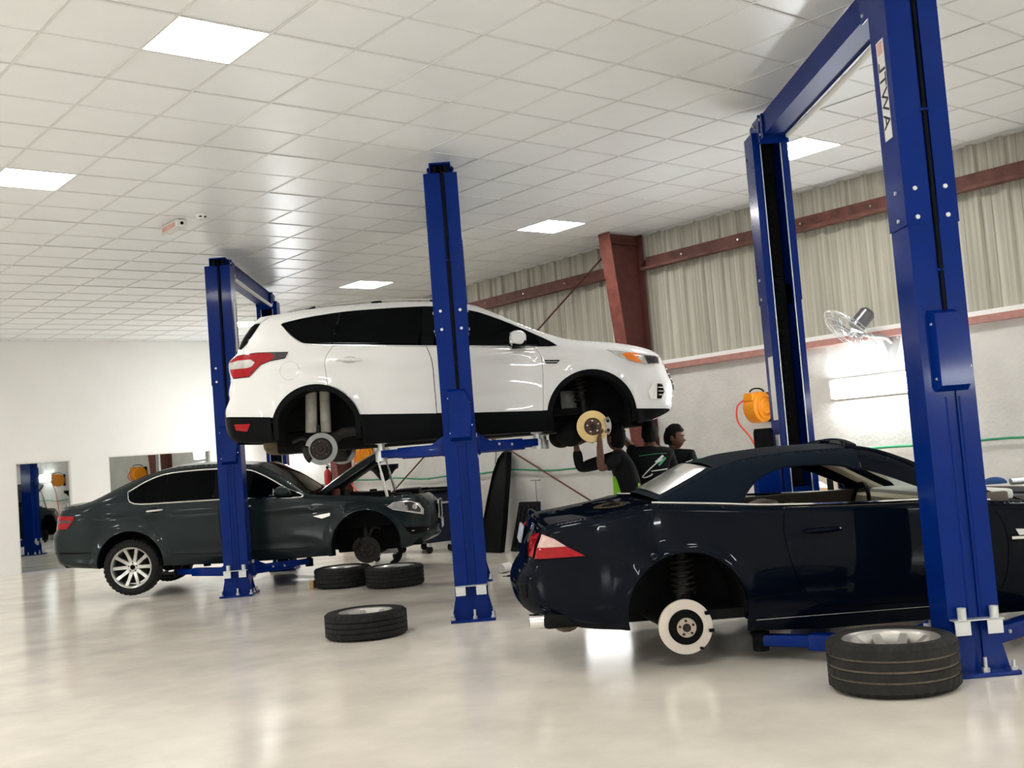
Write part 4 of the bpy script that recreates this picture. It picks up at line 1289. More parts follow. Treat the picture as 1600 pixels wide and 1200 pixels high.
for s in (-1, 1):
    kid = [(.05, .86), (.10, .885), (.30, .88), (.34, .84), (.30, .66), (.12, .64), (.06, .70)]
    vs = [(2.372 - .10 * (y / .6) ** 2 - abs(z - .78) * .15, y * s, z) for y, z in kid]
    n = len(vs)
    MB().add(vs + [(x - .03, y, z) for x, y, z in vs], [tuple(range(n)), tuple(range(n, 2 * n))] + [(i, (i + 1) % n, n + (i + 1) % n, n + i) for i in range(n)]).build('kidney_grille', m_black, sed, 0)
    MB().tube(vs + vs[:1], .012, 6).build('grille_surround', m_chrome, sed)
MB().box((2.36, 0, .58), (.012, .5, .11), .004).build('number_plate', m_plate, sed)
# open bonnet, gas strut, engine bay
hp = []
for i in range(9):
    q = i / 8
    x, z = .897 + (1.699 - .897) * q, 1.115 + (1.585 - 1.115) * q + .02 * math.sin(PI * q)
    hwid = .74 - .10 * q ** 2
    for k in range(9):
        w = -1 + 2 * k / 8
        hp.append((x - .012 * (1 - w * w), w * hwid, z + .045 * (1 - w * w)))
hf = [(i * 9 + k, i * 9 + k + 1, (i + 1) * 9 + k + 1, (i + 1) * 9 + k) for i in range(8) for k in range(8)]
nn = len(hp)
hv = hp + [(x + .035, y * .97, z - .06) for x, y, z in hp]
hf2 = hf + [tuple(nn + i for i in f)[::-1] for f in hf]
ring = list(range(9)) + [i * 9 + 8 for i in range(1, 9)] + [8 * 9 + k for k in range(7, -1, -1)] + [i * 9 for i in range(7, 0, -1)]
for a, b in zip(ring, ring[1:] + ring[:1]): hf2.append((a, b, nn + b, nn + a))
bon = mesh_object('open_bonnet', hv, hf2, m_greenp, sed, 40)
MB().box((0, 0, 0), (.72, 1.10, .02), .008).build('bonnet_lining', m_black, bon).matrix_local = Matrix.Translation((1.345, 0, 1.30)) @ Matrix.Rotation(-math.atan2(.47, .80), 4, 'Y')
MB().cyl((1.617, -.60, 1.50), (1.675, -.66, 1.24), .013, seg=10).cyl((1.66, -.645, 1.29), (1.723, -.69, .985), .020, seg=10).build('gas_strut', m_offwhite, sed)
MB().cyl((1.617, .60, 1.50), (1.675, .66, 1.24), .010, seg=10).cyl((1.66, .645, 1.29), (1.723, .69, .985), .016, seg=10).build('gas_strut', m_steel, sed)
MB().box((1.42, 0, .80), (1.05, 1.30, .36), .03).build('engine_bay', m_dark, sed)
MB().box((1.40, 0, 1.00), (.60, .55, .10), .04).build('engine_cover', m_black, sed)
MB().box((1.9, -.3, .97), (.22, .5, .09), .03).build('air_intake', m_black, sed)
MB().box((1.95, -.05, 1.02), (.30, .7, .07), .02).build('slam_cover', m_black, sed)
MB().tube(cr([(.98, -.5, 1.06), (1.1, -.45, 1.12), (1.25, -.5, 1.07)], 4), .018, 8).build('hose', m_castiron, sed)
MB().lathe([(0, 1.13), (.05, 1.13), (.06, 1.10), (.06, 1.0), (0, 1.0)], 16, (1.06, -.52, 0)).build('fluid_reservoir', M('dull_red_cap', (.25, .08, .05), .5, var=.3), sed)
MB().cyl((1.2, -.52, 1.0), (1.2, -.52, 1.10), .045, seg=14).build('strut_top', m_castiron, sed)
# underside, wheels, brakes
MB().box((0, 0, .40), (1.9, 1.62, .10), .02).box((0, 0, .44), (4.0, .60, .18), .03).build('underbody', m_dark, sed)
MB().box((-2.1, 0, .47), (.40, 1.45, .10), .03).build('rear_valance', m_dark, sed)
MB().box((2.0, 0, .40), (.25, 1.45, .08), .03).build('front_valance', m_dark, sed)
MB().box((0, 0, .9), (2.6, 1.2, .1)).build('cabin_floor', m_dark, sed, 0)
for s in (1, -1):
    rt = bpy.data.objects.new('rear_wheel', None)
    link(rt, sed)
    rt.location = (-1.431, -.80 * s, .377)
    rt.rotation_euler = (PI / 2 * s, 0 if s > 0 else 0, 0)
    wheel(rt, .338, .235, .245, 10, m_alloy, m_rubber, name='mounted_tyre')
    MB().box((1.43, -.70 * s, .36), (.14, .12, .28), .04).build('front_knuckle', m_castiron, sed)
    MB().cyl((1.42, -.60 * s, .50), (1.40, -.55 * s, .85), .04, seg=12).build('front_strut', m_castiron, sed)
    MB().tube([(1.43, -.68 * s, .24), (1.35, -.45 * s, .30), (1.30, -.25 * s, .33)], .035, 8).build('front_lower_arm', m_castiron, sed)
    MB().tube([(-1.43, -.70 * s, .36), (-1.40, -.2 * s, .42)], .04, 8).build('rear_axle_arm', m_castiron, sed)
    MB().tube(cr([(1.60, -.62 * s, .60), (1.52, -.66 * s, .62), (1.46, -.66 * s, .52)], 4), .02, 8).build('tie_rod', m_castiron, sed)
brake(sed, 1.436, -.80, .352, .162, .095, m_castiron, m_castiron, PI * .82, m_castiron)
brake(sed, 1.436, .77, .352, .162, .095, m_castiron, m_castiron, PI * .82, None)
# loose wheel-arch liner hanging down in front
MB().tube(cr([(1.80, -.70, .40), (1.84, -.72, .30), (1.80, -.74, .21), (1.72, -.74, .15)], 5), [.03] * 8 + [.035] * 8, 8).build('hanging_liner', m_dark, sed)
# ------------------------------------------------------------------ midnight blue convertible on the right lift
J = {
'sil': [(-1.801, .257), (-2.04, .273), (-2.244, .325), (-2.378, .394), (-2.417, .498), (-2.417, .573), (-2.382, .639), (-2.342, .69), (-2.315, .793), (-2.255, .875), (-2.206, .918), (-1.99, .950), (-1.83, .974), (-1.70, .997), (-1.572, 1.010), (-1.176, .973), (-.861, .941), (-.757, .933), (-.33, .913), (.134, .896), (.513, .862), (.718, .848), (1.1, .822), (1.5, .775), (1.85, .70), (2.12, .61), (2.29, .50), (2.34, .40), (2.30, .30), (2.15, .22), (1.80, .20)],
'rad': [.05, .08, .12, .14, .14, .13, .12, .12, .11, .09, .07, .06, .06, .055, .05, .045, .045, .045, .045, .045, .05, .06, .08, .10, .12, .13, .14, .13, .12, .10, .06],
'top': [(-1.50, 1.020), (-1.41, 1.056), (-1.17, 1.168), (-1.12, 1.188), (-1.02, 1.216), (-.92, 1.236), (-.706, 1.250), (-.578, 1.256), (-.364, 1.254), (-.222, 1.245), (-.09, 1.21), (.04, 1.151), (.195, 1.068), (.40, .958), (.56, .880)],
'win': [(-1.024, .968), (-.982, 1.03), (-.901, 1.102), (-.784, 1.153), (-.67, 1.172), (-.502, 1.168), (-.377, 1.153), (-.24, 1.117), (-.091, 1.064), (.165, .946), (.25, .905)],
}
jag = thing('convertible_car', 'midnight blue convertible with canvas roof on the foreground lift', 'car', (UR, VR + 1.65, 0))
sil = cr(J['sil'], K)
rad = seglerp(J['rad'], len(sil), K)
FA, RA, AR = (1.34, .348), (-1.409, .348), .362
B = Body(jag, .945, sil, rad, (-1.572, 1.03, .513, .87), .0, (1.2, 2.34, .34, 2.2), (-1.45, -2.42, .36, 2.1), (.42, .45),
         [(FA[0], FA[1], AR), (RA[0], RA[1], AR)], [(-1.05, .44, .6, .40, -.012, .05)], (.72, .035, .4))
f_arc = arc(FA, AR, ang(FA, (1.70, .28)), PI - ang(FA, (1.70, .28)) , 26)
r_arc = arc(RA, AR, ang(RA, (-1.05, .26)), PI - ang(RA, (-1.05, .26)) , 28)
sillp = [(-1.051, .198), (-.569, .170), (.2, .17), (.98, .175)]
body_poly = sil + [(1.69, .24)] + f_arc + sillp[::-1] + r_arc
dfr = cr([(.477, .858), (.545, .717), (.56, .55), (.52, .36), (.46, .30)], 3)
drr = cr([(-.778, .930), (-.802, .799), (-.779, .636), (-.727, .471), (-.631, .343), (-.485, .307), (.101, .289)], 3)
door = drr + dfr[::-1] + [(.134, .892), (-.33, .909)]
lid_gap = [(-1.98, .9535)]
tail_o = [(-2.242, .869), (-2.169, .838), (-2.094, .784), (-1.997, .728), (-2.297, .717), (-2.279, .786)]
B.patch('body_side', body_poly, m_navyp, holes=[door], h=.05)
B.patch('door', inset(door, .005), m_navyp, h=.05)
B.patch('inner_shell', inset(body_poly, .02), m_dark, -.03, h=.12)
B.rimmed('arch_lip', arc(RA, AR, -.2, PI + .2, 30), .06, m_navyp)
B.rimmed('arch_lip', arc(FA, AR, -.2, PI + .2, 30), .06, m_navyp)
for c in (FA, RA):
    liner(B, c, AR + .004, .38, .27, .27, m_dark, a_lo=-.2)
    inner_wing(B, c, AR + .003, .385, .24, m_dark)
B.line('belt_chrome_strip', cr([(-1.572, 1.016), (-1.176, .979), (-.861, .947), (-.33, .919), (.134, .902), (.49, .87)], 5), .010, m_chrome, -.010)
B.patch('tail_lamp', tail_o, m_redlens, .008, h=.04)
B.patch('tail_lamp_clear', [(-2.242, .867), (-2.169, .836), (-2.105, .79), (-2.276, .786)], M('pinkish_clear_lens', (.62, .42, .38), .12, coat=1, var=.15, vscale=30), .012, h=.04)
B.patch('boot_tail_lamp', [(-2.318, .855), (-2.285, .878), (-2.255, .872), (-2.290, .80), (-2.308, .725), (-2.335, .735)], m_redlens, .012, h=.03)
B.line('bumper_gap', cr([(-2.30, .712), (-2.15, .716), (-1.98, .722), (-1.85, .708), (-1.74, .66), (-1.70, .60)], 4), .0035, m_black, .0)
B.patch('fuel_flap_gap', ellipse((-1.732, .817), .079, .077), m_black, .0008)
B.patch('fuel_flap', ellipse((-1.732, .817), .074, .072), m_navyp, .002)
handle(B, -.677, -.452, .775, .777, m_navyp)
B.patch('fender_vent', [(.55, .69), (.74, .68), (.73, .60), (.56, .61)], m_black, .004)
B.line('fender_vent_bar', [(.575, .637), (.76, .63)], .010, m_chrome, .012)
B.patch('fender_badge', [(.605, .690), (.66, .685), (.70, .66), (.70, .648), (.625, .650)], m_offwhite, .012)
B.line('sill_crease', [(-.998, .263), (.097, .256), (.45, .25)], .0018, m_steel, -.001)
B.line('rear_fender_seam', [(-1.04, .40), (-.76, .41)], .0025, m_black, .001)
B.patch('bumper_pad', [(-2.40, .55), (-2.36, .56), (-2.36, .47), (-2.39, .46)], m_black, .006)
# across the car
B.strip('rear_bumper', sil[0:8 * K + 1], m_navyp, 0, -.025)
B.strip('boot_back', sil[8 * K - 3:10 * K + 1], m_navyp, list(np.linspace(0, .045, 2 * K + 4)), list(np.linspace(-.03, -.06, 2 * K + 4)))
B.strip('boot_lid', sil[10 * K:14 * K + 1], m_navyp, list(np.linspace(.045, .02, 4 * K + 1)), list(np.linspace(-.06, 0, 4 * K + 1)))
lip = []
yl = float(B.Y([(-2.206, .918)])[0])
for q in np.linspace(-1, 1, 17):
    w = 1 - q * q
    lip.append((-2.206 - .065 * w, q * yl, .922 + .05 * w))
MB().tube(lip, [.012 + .014 * (1 - abs(q)) ** .4 for q in np.linspace(-1, 1, 17)], 8).build('boot_spoiler_lip', m_navyp, jag)
MB().box((-2.352, 0, .845), (.016, .46, .11), .004, Matrix.Rotation(.25, 3, 'Y')).build('number_plate', m_plate, jag)
B.strip('bonnet', sil[21 * K:26 * K + 1], m_navyp, .06, list(np.linspace(0, .10, 5 * K + 1)))
B.strip('scuttle', sil[20 * K:21 * K + 1], m_black, .03, 0)
B.strip('front_bumper', sil[26 * K:], m_navyp, 0, .12)
B.strip('grille', [(2.305, .48), (2.335, .42), (2.33, .36), (2.29, .30)], m_black, 0, .135, y0=-.55, y1=.55)
B.patch('head_lamp', ellipse((1.95, .60), .16, .07), m_clear, .006)
# canvas roof
jt = cr(J['top'], K)
jtr = [.05, .06, .07, .08, .09, .10, .10, .10, .10, .09, .07, .06, .05, .05, .05]
R2 = Body(jag, .885, jt, seglerp(jtr, len(jt), K), (-1.572, 1.0, .513, .86), .62, (-.2, .9, .06, 1.5), (-.7, -1.65, .26, 1.8), (.0, 0), (), (), (1.05, 0, 1))
win = cr(J['win'], 3)
top_poly = jt[:9 * K + 1] + [p for p in win[::-1] if p[0] < -.20] + [(-1.024, .955), (-1.20, .968), (-1.46, .995), (-1.49, 1.008)]
R2.patch('canvas_roof_side', top_poly, m_canvas, h=.05)
R2.strip('canvas_roof', jt[3 * K:9 * K + 1], m_canvas, .035, 0)
R2.strip('canvas_roof_back', jt[0:3 * K + 1], m_canvas, .03, -.05)
R2.strip('rear_window', jt[2:3 * K], M('reflection_grey_glass', (.30, .30, .27), .12, spec=.7, var=.1), .040, -.062, y0=-.86, y1=.86)  # grey base colour stands in for the ceiling reflected in the glass
for q in (-.862, .862):
    pass
R2.rimmed('roof_edge_seal', [p for p in win if p[0] < .2], .03, m_black)
R2.line('roof_edge_welt', [p for p in win if p[0] < -.2], .010, m_canvas, .0)
# windscreen frame
R2.patch('windscreen_pillar_side', jt[9 * K:] + [p for p in win[::-1] if p[0] > -.26] + [(-.235, 1.125)], m_navyp, h=.04)
ap = jt[9 * K - 1:]
def frame_tube(sg):
    P = np.array(ap); y = R2.Y(P)
    return MB().tube([(p[0], -yy * sg, p[1] - .012) for p, yy in zip(P, y)], list(np.linspace(.030, .040, len(P))), 10)
for sg in (1, -1):
    fo = frame_tube(sg).build('windscreen_pillar', m_navyp, jag)
    P = np.array(ap); y = R2.Y(P)
    MB().tube([(p[0] - .02, -(yy - .045) * sg, p[1] - .045) for p, yy in zip(P, y)], .030, 8).build('pillar_lining', m_cream if sg < 0 else m_black, fo)
hy = float(R2.Y([jt[9 * K]])[0])
MB().tube([(-.222 + .05 * (1 - q * q), q * hy, 1.250 + .035 * (1 - q * q)) for q in np.linspace(-1, 1, 11)], .03, 8).build('windscreen_header', m_navyp, jag)
R2.strip('windscreen', jt[9 * K:], m_clearglass, .035, .08)
# interior
MB().box((-.2, 0, .30), (2.2, 1.55, .06)).build('cabin_floor', m_dark, jag, 0)
for s in (1, -1):
    MB().box((-.15, -.845 * s, .86), (1.55, .05, .11), .015).build('door_lining', m_tan, jag)
    seat = MB().box((-.25, -.38 * s, .48), (.52, .50, .18), .05).build('seat_cushion', m_cream, jag)
    MB().box((-.54, -.38 * s, .70), (.16, .48, .42), .05, Matrix.Rotation(-.3, 3, 'Y')).build('seat_back', m_cream, seat)
MB().box((.42, 0, .80), (.50, 1.50, .18), .05).build('dashboard', m_cream, jag)
MB().box((.52, 0, .885), (.42, 1.46, .07), .03).build('dashboard_top', m_offwhite, jag)
MB().box((.30, -.66, .86), (.16, .16, .08), .03).build('air_vent', m_black, jag)
MB().tube([(.12 + .06 * math.sin(a) * .5, .38 + .18 * math.cos(a), .80 + .17 * math.sin(a)) for a in np.linspace(0, 2 * PI, 28)[:-1]], .016, 8, True).build('steering_wheel', m_black, jag)
MB().box((-1.15, 0, .90), (.50, 1.36, .08), .03).build('parcel_shelf', m_black, jag)
MB().box((-.05, .0, 1.205), (.04, .20, .055), .015).build('rear_view_mirror', m_black, jag)
side_mirror(B, [(.20, 1.00), (.26, 1.03), (.36, 1.02), (.40, .96), (.38, .90), (.24, .885), (.19, .93)], .10, .20, m_navyp, None, jag)
# underside and brakes
MB().box((0, 0, .25), (1.9, 1.62, .10), .02).box((0, 0, .30), (4.1, .60, .16), .03).build('underbody', m_dark, jag)
MB().box((-2.05, 0, .33), (.45, 1.45, .09), .03).build('rear_valance', m_dark, jag)
for y in (-.66, .66):
    MB().lathe([(.036, 0), (.045, 0), (.045, .22), (.036, .22), (.036, 0)], 20, (-2.36, y, .335), 'x').build('exhaust_tip', m_chrome, jag)
MB().lathe([(0, -.5), (.09, -.5), (.11, -.46), (.11, .46), (.09, .5), (0, .5)], 18, (-2.12, 0, .33), 'y').build('silencer', M('rusty_silencer'), jag)
for s in (1, -1):
    MB().box((-1.41, -.72 * s, .26), (.15, .12, .26), .04).build('rear_knuckle', m_castiron, jag)
    MB().cyl((-1.40, -.62 * s, .34), (-1.36, -.56 * s, .66), .045, seg=14).build('damper', m_castiron, jag)
    sp = [(-1.37 + .07 * math.cos(k * .7), (-.58 + .07 * math.sin(k * .7)) * s, .42 + k * .004) for k in range(56)]
    MB().tube(sp, .010, 6).build('coil_spring', m_castiron, jag)
    MB().tube([(-1.42, -.70 * s, .20), (-1.55, -.45 * s, .26), (-1.62, -.3 * s, .30)], .03, 8).build('lower_arm', m_castiron, jag)
    MB().tube([(-1.41, -.72 * s, .38), (-1.30, -.45 * s, .46), (-1.24, -.35 * s, .48)], .026, 8).build('upper_arm', m_castiron, jag)
    MB().tube([(-1.41, -.66 * s, .26), (-1.40, -.15 * s, .32)], .03, 8).build('drive_shaft', m_castiron, jag)
    MB().box((1.34, -.72 * s, .26), (.15, .12, .26), .04).build('front_knuckle', m_castiron, jag)
bd = brake(jag, -1.416, -.80, .245, .165, .107, m_discj, m_black, 0, None, 5, M('pale_hub', (.50, .42, .34), .5, metal=.4, var=.2))
for a, w in ((.50, .022), (-.20, .020), (-1.0, .014)):
    MB().box((-1.416 + .158 * math.cos(a), -.81, .245 + .158 * math.sin(a)), (w * 1.6, .03, w), .006).build('disc_clip', m_black, bd)
brake(jag, 1.34, -.80, .26, .165, .107, m_discj, m_black, 0, None, 5, M('pale_hub'))
brake(jag, -1.416, .77, .245, .165, .107, m_discj, m_black, 0, None, 5, M('pale_hub'))
# ================================================================== things on the walls and the floor
def wall_lamp(Y, Z, label, L=1.0):
    t = room_thing('wall_lamp', label, 'lamp', XW, Y, Z, 'bright wall lamps')
    MB().box((-.03, 0, 0), (.06, L + .06, .22), .01).build('housing', m_offwhite, t)
    MB().box((-.09, 0, 0), (.07, L, .19), .03).build('glowing_diffuser', m_tube, t)
    for s in (-1, 1):
        MB().box((-.075, s * (L / 2 + .012), 0), (.10, .024, .20), .006).build('end_cap', m_offwhite, t)
    return t
wall_lamp(1.88, 1.81, 'long glowing white wall lamp below the wall fan')
wall_lamp(14.35, 1.93, 'long glowing white wall lamp in the far corner behind the left lift')

# wall lamp copies added on the two unseen walls to raise the light level
for k, (X, Y, r) in enumerate(((XL, -4.0, PI), (XL, 3.0, PI), (XL, 10.0, PI), (-6.5, YF, -PI / 2), (-.5, YF, -PI / 2), (4.0, YF, -PI / 2))):
    o = copy_tree(bpy.data.objects['wall_lamp'], None, room(X, Y, 1.9), (0, 0, TH + r))
    o['label'] = 'long white wall lamp added for fill light on a wall outside the picture'

# wall fan
fan = room_thing('wall_fan', 'wall fan with wire cage and dark motor on the plaster wall', 'fan', XW, 1.66, 2.20)
MB().prism([(-.11, .10), (.11, .10), (.015, -.16), (-.015, -.16)], -.016, 0, 'x').build('wall_plate', m_galv, fan, 0)
for y, z in ((-.08, .08), (.08, .08), (0, -.125)):
    MB().cyl((-.016, y, z), (-.024, y, z), .013, seg=10).build('screw', m_zinc, fan)
fn = Vector((-.545, .45, -.716)).normalized()       # blowing direction
hubp = Vector((-.39, .22, .165))
fx, fy = frame_from(fn)
mot = hubp - fn * .10
MB().tube(cr([(-.01, 0, .04), (-.10, .03, .10), (-.20, .12, .12), tuple(mot + Vector((.02, -.02, -.09)))], 5), .020, 10).build('arm', m_galv, fan)
MB().cyl(tuple(mot - fn * .17), tuple(mot + fn * .03), .085, seg=24).cyl(tuple(mot - fn * .20), tuple(mot - fn * .17), .06, .085, seg=24).build('motor', M('grey_motor', (.12, .115, .125), .3, metal=.6, var=.1), fan)
MB().box(tuple(mot + Vector((.02, -.01, -.10))), (.05, .05, .06), .01).build('tilt_joint', m_galv, fan)
RC = .34
for q, rr in ((.055, RC * .55), (.05, RC * .85), (0, RC), (-.055, RC * .85), (-.05, RC * .55)):
    MB().tube([tuple(hubp + fn * q + fx * rr * math.cos(a) + fy * rr * math.sin(a)) for a in np.linspace(0, 2 * PI, 40)[:-1]], .0035, 5, True).build('cage_ring', m_zinc, fan)
for k in range(28):
    a = 2 * PI * k / 28
    e = fx * math.cos(a) + fy * math.sin(a)
    MB().tube([tuple(hubp + fn * .065 + e * .05), tuple(hubp + fn * .058 + e * RC * .7), tuple(hubp + fn * .03 + e * RC * .97), tuple(hubp + e * RC), tuple(hubp - fn * .03 + e * RC * .97), tuple(hubp - fn * .058 + e * RC * .7), tuple(hubp - fn * .065 + e * .07)], .0016, 4).build('cage_wire', m_zinc, fan)
for k in range(3):
    a0 = 2 * PI * k / 3
    vs = []
    for i in range(6):
        r = .04 + (.25 - .04) * i / 5
        wd = .30 + .35 * math.sin(PI * i / 6)
        for s in (-1, 1):
            a = a0 + s * wd * .5
            vs.append(tuple(hubp + fx * r * math.cos(a) + fy * r * math.sin(a) + fn * (.018 * s)))
    fs = [(2 * i, 2 * i + 1, 2 * i + 3, 2 * i + 2) for i in range(5)]
    mesh_object('blade', vs, fs, m_galv, fan, 40)
MB().cyl(tuple(hubp - fn * .03), tuple(hubp + fn * .03), .04, seg=18).build('blade_hub', m_galv, fan)

def hose_reel(Y, Z, label, hose):
    t = room_thing('hose_reel', label, 'hose reel', XW, Y, Z, 'orange hose reels')
    MB().box((-.02, 0, 0), (.04, .10, .34), .008).build('wall_bracket', m_black, t)
    MB().lathe([(0, -.11), (.08, -.115), (.10, -.10), (.155, -.095), (.175, -.075), (.18, 0), (.175, .075), (.155, .095), (0, .10)], 36, (-.20, 0, 0), 'y').build('drum_housing', m_orange, t)
    MB().lathe([(.11, -.108), (.125, -.118), (.14, -.108)], 32, (-.20, 0, 0), 'y').build('moulded_ring', m_orange, t)
    MB().lathe([(.06, -.115), (.075, -.125), (.09, -.112)], 32, (-.20, 0, 0), 'y').build('moulded_ring', m_orange, t)
    MB().box((-.31, .0, .12), (.14, .13, .10), .03).build('hose_outlet', m_orange, t)
    MB().tube([(-.20 + .13 * math.cos(a), 0, .17 + .05 * math.sin(a)) for a in np.linspace(.2, PI - .2, 10)], .009, 6).build('carry_handle', m_black, t)
    MB().tube(cr(hose, 6), .011, 8).build('air_hose', m_redhose, t)
    return t
hose_reel(3.32, 1.70, 'orange hose reel left of the foreground lift post, red hose hanging', [(-.36, .06, .10), (-.40, .14, .02), (-.38, .16, -.15), (-.30, .08, -.32), (-.26, .02, -.5), (-.22, -.03, -.75), (-.2, 0, -1.0)])
hose_reel(11.95, 1.62, 'orange hose reel behind the open bonnet of the sedan', [(-.36, -.05, .10), (-.40, -.1, -.05), (-.34, .05, -.20), (-.30, .25, -.38), (-.25, .3, -.55), (-.2, .15, -.68), (-.15, -.2, -.75)])

# green hose along the plaster wall, clipped in runs between the columns
for y0, y1, lab in ((-2.2, 5.02, 'long green hose on the plaster wall right of the standing men'), (5.36, 12.55, 'long green hose on the plaster wall behind the raised white car'), (12.95, 14.9, 'short green hose run on the plaster wall in the far corner')):
    t = room_thing('green_hose', lab, 'hose', XW, (y0 + y1) / 2, 1.0, 'green hose runs on the plaster wall')
    n = int((y1 - y0) / .2)
    ys = np.linspace(y0, y1, n)
    MB().tube([(-.045, y - (y0 + y1) / 2, .14 + .02 * math.sin(y * 1.7) + .012 * math.sin(y * 4.1)) for y in ys], .013, 8).build('hose', m_green, t)
    for y in ys[2::7]:
        MB().box((-.024, y - (y0 + y1) / 2, .14 + .02 * math.sin(y * 1.7) + .012 * math.sin(y * 4.1)), (.046, .012, .032), .004).build('wall_clip', m_green, t)

# fire extinguisher
t = room_thing('fire_extinguisher', 'small red fire extinguisher hung on the wall by the far column', 'extinguisher', XW - .13, 13.30, 1.10)
MB().lathe([(0, 0), (.07, 0), (.078, .015), (.08, .05), (.08, .28), (.065, .33), (.03, .36), (.024, .38), (0, .38)], 24).build('cylinder', m_red, t)
MB().lathe([(.026, .38), (.03, .385), (.03, .42), (.02, .43), (0, .43)], 16).build('valve', m_black, t)
MB().box((0, -.05, .445), (.025, .13, .014), .004, Matrix.Rotation(.3, 3, 'X')).build('lever', m_black, t)
MB().tube(cr([(.02, -.02, .40), (.05, -.09, .38), (.04, -.10, .25), (.03, -.09, .12)], 5), .010, 8).build('hose', m_black, t)
MB().box((.085, 0, .2), (.03, .06, .2), .004).build('wall_bracket', m_black, t)

t.scale = (.82, .82, .82)

# socket box with plug
t = room_thing('socket_box', 'small white socket box on the plaster wall above the leaning panels', 'socket', XW, 8.30, 1.33)
MB().box((-.025, 0, 0), (.05, .14, .10), .008).build('box', m_offwhite, t)
MB().cyl((-.05, .02, .0), (-.085, .02, .0), .022, seg=14).build('plug', m_black, t)
MB().tube(cr([(-.08, .02, 0), (-.10, .05, -.06), (-.06, .12, -.02), (-.02, .14, .10), (-.015, .14, .5)], 5), .006, 6).build('cable', m_black, t)

# rolling tool cabinet by the sedan nose
t = room_thing('tool_cabinet', 'dark blue rolling tool cabinet behind the middle lift post', 'cabinet', 5.46, 9.62, 0)
MB().box((0, 0, .53), (.52, .86, .74), .012).build('body', m_cabinet, t)
MB().box((0, 0, .925), (.56, .92, .05), .015).build('worktop', m_black, t)
MB().box((.22, 0, .965), (.05, .92, .04), .01).build('back_rail', m_black, t)
for k in range(5):
    d = MB().box((-.265, 0, .24 + k * .145), (.018, .80, .128), .006).build('drawer', m_cabinet, t)
    MB().box((-.285, 0, .29 + k * .145), (.022, .70, .018), .006).build('drawer_handle', m_galv, d)
for sx in (-1, 1):
    for sy in (-1, 1):
        c = MB().lathe([(0, -.015), (.055, -.015), (.06, -.008), (.06, .008), (.055, .015), (0, .015)], 20, (sx * .2, sy * .36, .06), 'y').build('castor', m_rubber, t)
        MB().box((sx * .2, sy * .36, .125), (.06, .05, .05), .006).build('castor_fork', m_zinc, c)
MB().box((0, -.47, .75), (.40, .03, .03), .008).build('push_handle', m_zinc, t)
tr = room_thing('tool_tray', 'black tool tray lying on top of the blue rolling cabinet', 'tray', 5.42, 9.85, .952)
MB().box((0, 0, .02), (.34, .42, .04), .01).build('tray', m_black, tr)
MB().box((-.06, .05, .048), (.03, .26, .016), .005, Matrix.Rotation(.3, 3, 'Z')).build('spanner', m_zinc, tr)

# oil drainer with funnel
t = room_thing('oil_drainer', 'wheeled oil drainer with black funnel beyond the open bonnet of the sedan', 'oil drainer', 4.42, 9.06, 0)
MB().lathe([(0, .12), (.17, .12), (.19, .15), (.19, .62), (.16, .68), (.05, .70), (0, .70)], 28).build('tank', m_galv, t)
MB().cyl((0, 0, .69), (0, 0, 1.18), .022, seg=12).build('riser_pipe', m_zinc, t)
MB().lathe([(.02, 1.15), (.06, 1.17), (.16, 1.30), (.215, 1.33), (.22, 1.39), (.21, 1.39), (.20, 1.34), (.15, 1.315), (.05, 1.19), (.02, 1.16)], 32).build('funnel_bowl', m_black, t)
for k in range(3):
    a = 2 * PI * k / 3 + .5
    MB().lathe([(0, -.02), (.05, -.02), (.055, 0), (.05, .02), (0, .02)], 16, (.19 * math.cos(a), .19 * math.sin(a), .055), 'y').build('castor', m_rubber, t)
    MB().cyl((.19 * math.cos(a), .19 * math.sin(a), .06), (.12 * math.cos(a), .12 * math.sin(a), .13), .02, seg=8).build('castor_arm', m_zinc, t)
MB().tube([(-.17, -.05, .60), (-.30, -.05, .95), (-.30, .1, .95), (-.17, .1, .60)], .014, 8).build('push_handle', m_zinc, t)
gx = MB().lathe([(0, .72), (.062, .72), (.066, .74), (.066, .98), (.05, 1.01), (0, 1.01)], 20, (-.10, .16, 0)).build('yellow_sight_glass', m_yellow, t)
MB().lathe([(.052, 1.01), (.058, 1.015), (.05, 1.05), (0, 1.05)], 20, (-.10, .16, 0)).build('black_cap', m_black, gx)
MB().lathe([(0, .72), (.05, .72), (.05, .94), (0, .95)], 18, (-.02, -.10, 0)).build('clear_cup', m_offwhite, t)

# leaning black bumper cover and panels
t = room_thing('leaning_panel', 'tall black plastic bumper cover leaning against the plaster wall', 'panel', 5.55, 8.05, 0)
vs = []
prof = [(-.40, 0), (-.38, .35), (-.34, .75), (-.27, 1.15), (-.17, 1.36), (-.06, 1.45), (.02, 1.43), (.06, 1.2), (.10, .8), (.14, .4), (.16, 0)]
n = len(prof)
def lean(y, z, d): return (.02 + .28 * z + d - .06 * math.cos(y * 4), -y, z)
MB().add([lean(y, z, 0) for y, z in prof] + [lean(y, z, .09) for y, z in prof], [tuple(range(n)), tuple(range(n, 2 * n))[::-1]] + [(i, (i + 1) % n, n + (i + 1) % n, n + i) for i in range(n)]).build('cover', m_black, t, 30)
MB().tube([lean(y * .96, z * .985, -.012) for y, z in prof[1:8]], .014, 6).build('moulded_rib', m_black, t)
t = room_thing('plastic_undertray', 'shorter black plastic undertray leaning right of the tall bumper cover', 'panel', 5.62, 7.50, 0)
R = Matrix.Rotation(.32, 3, 'Y')
MB().box((.10, 0, .36), (.03, .46, .72), .012, R).build('tray', m_dark, t)
for k in range(4):
    MB().box((.085, -.15 + k * .1, .36), (.03, .02, .60), .006, R).build('stiffening_rib', m_black, t)
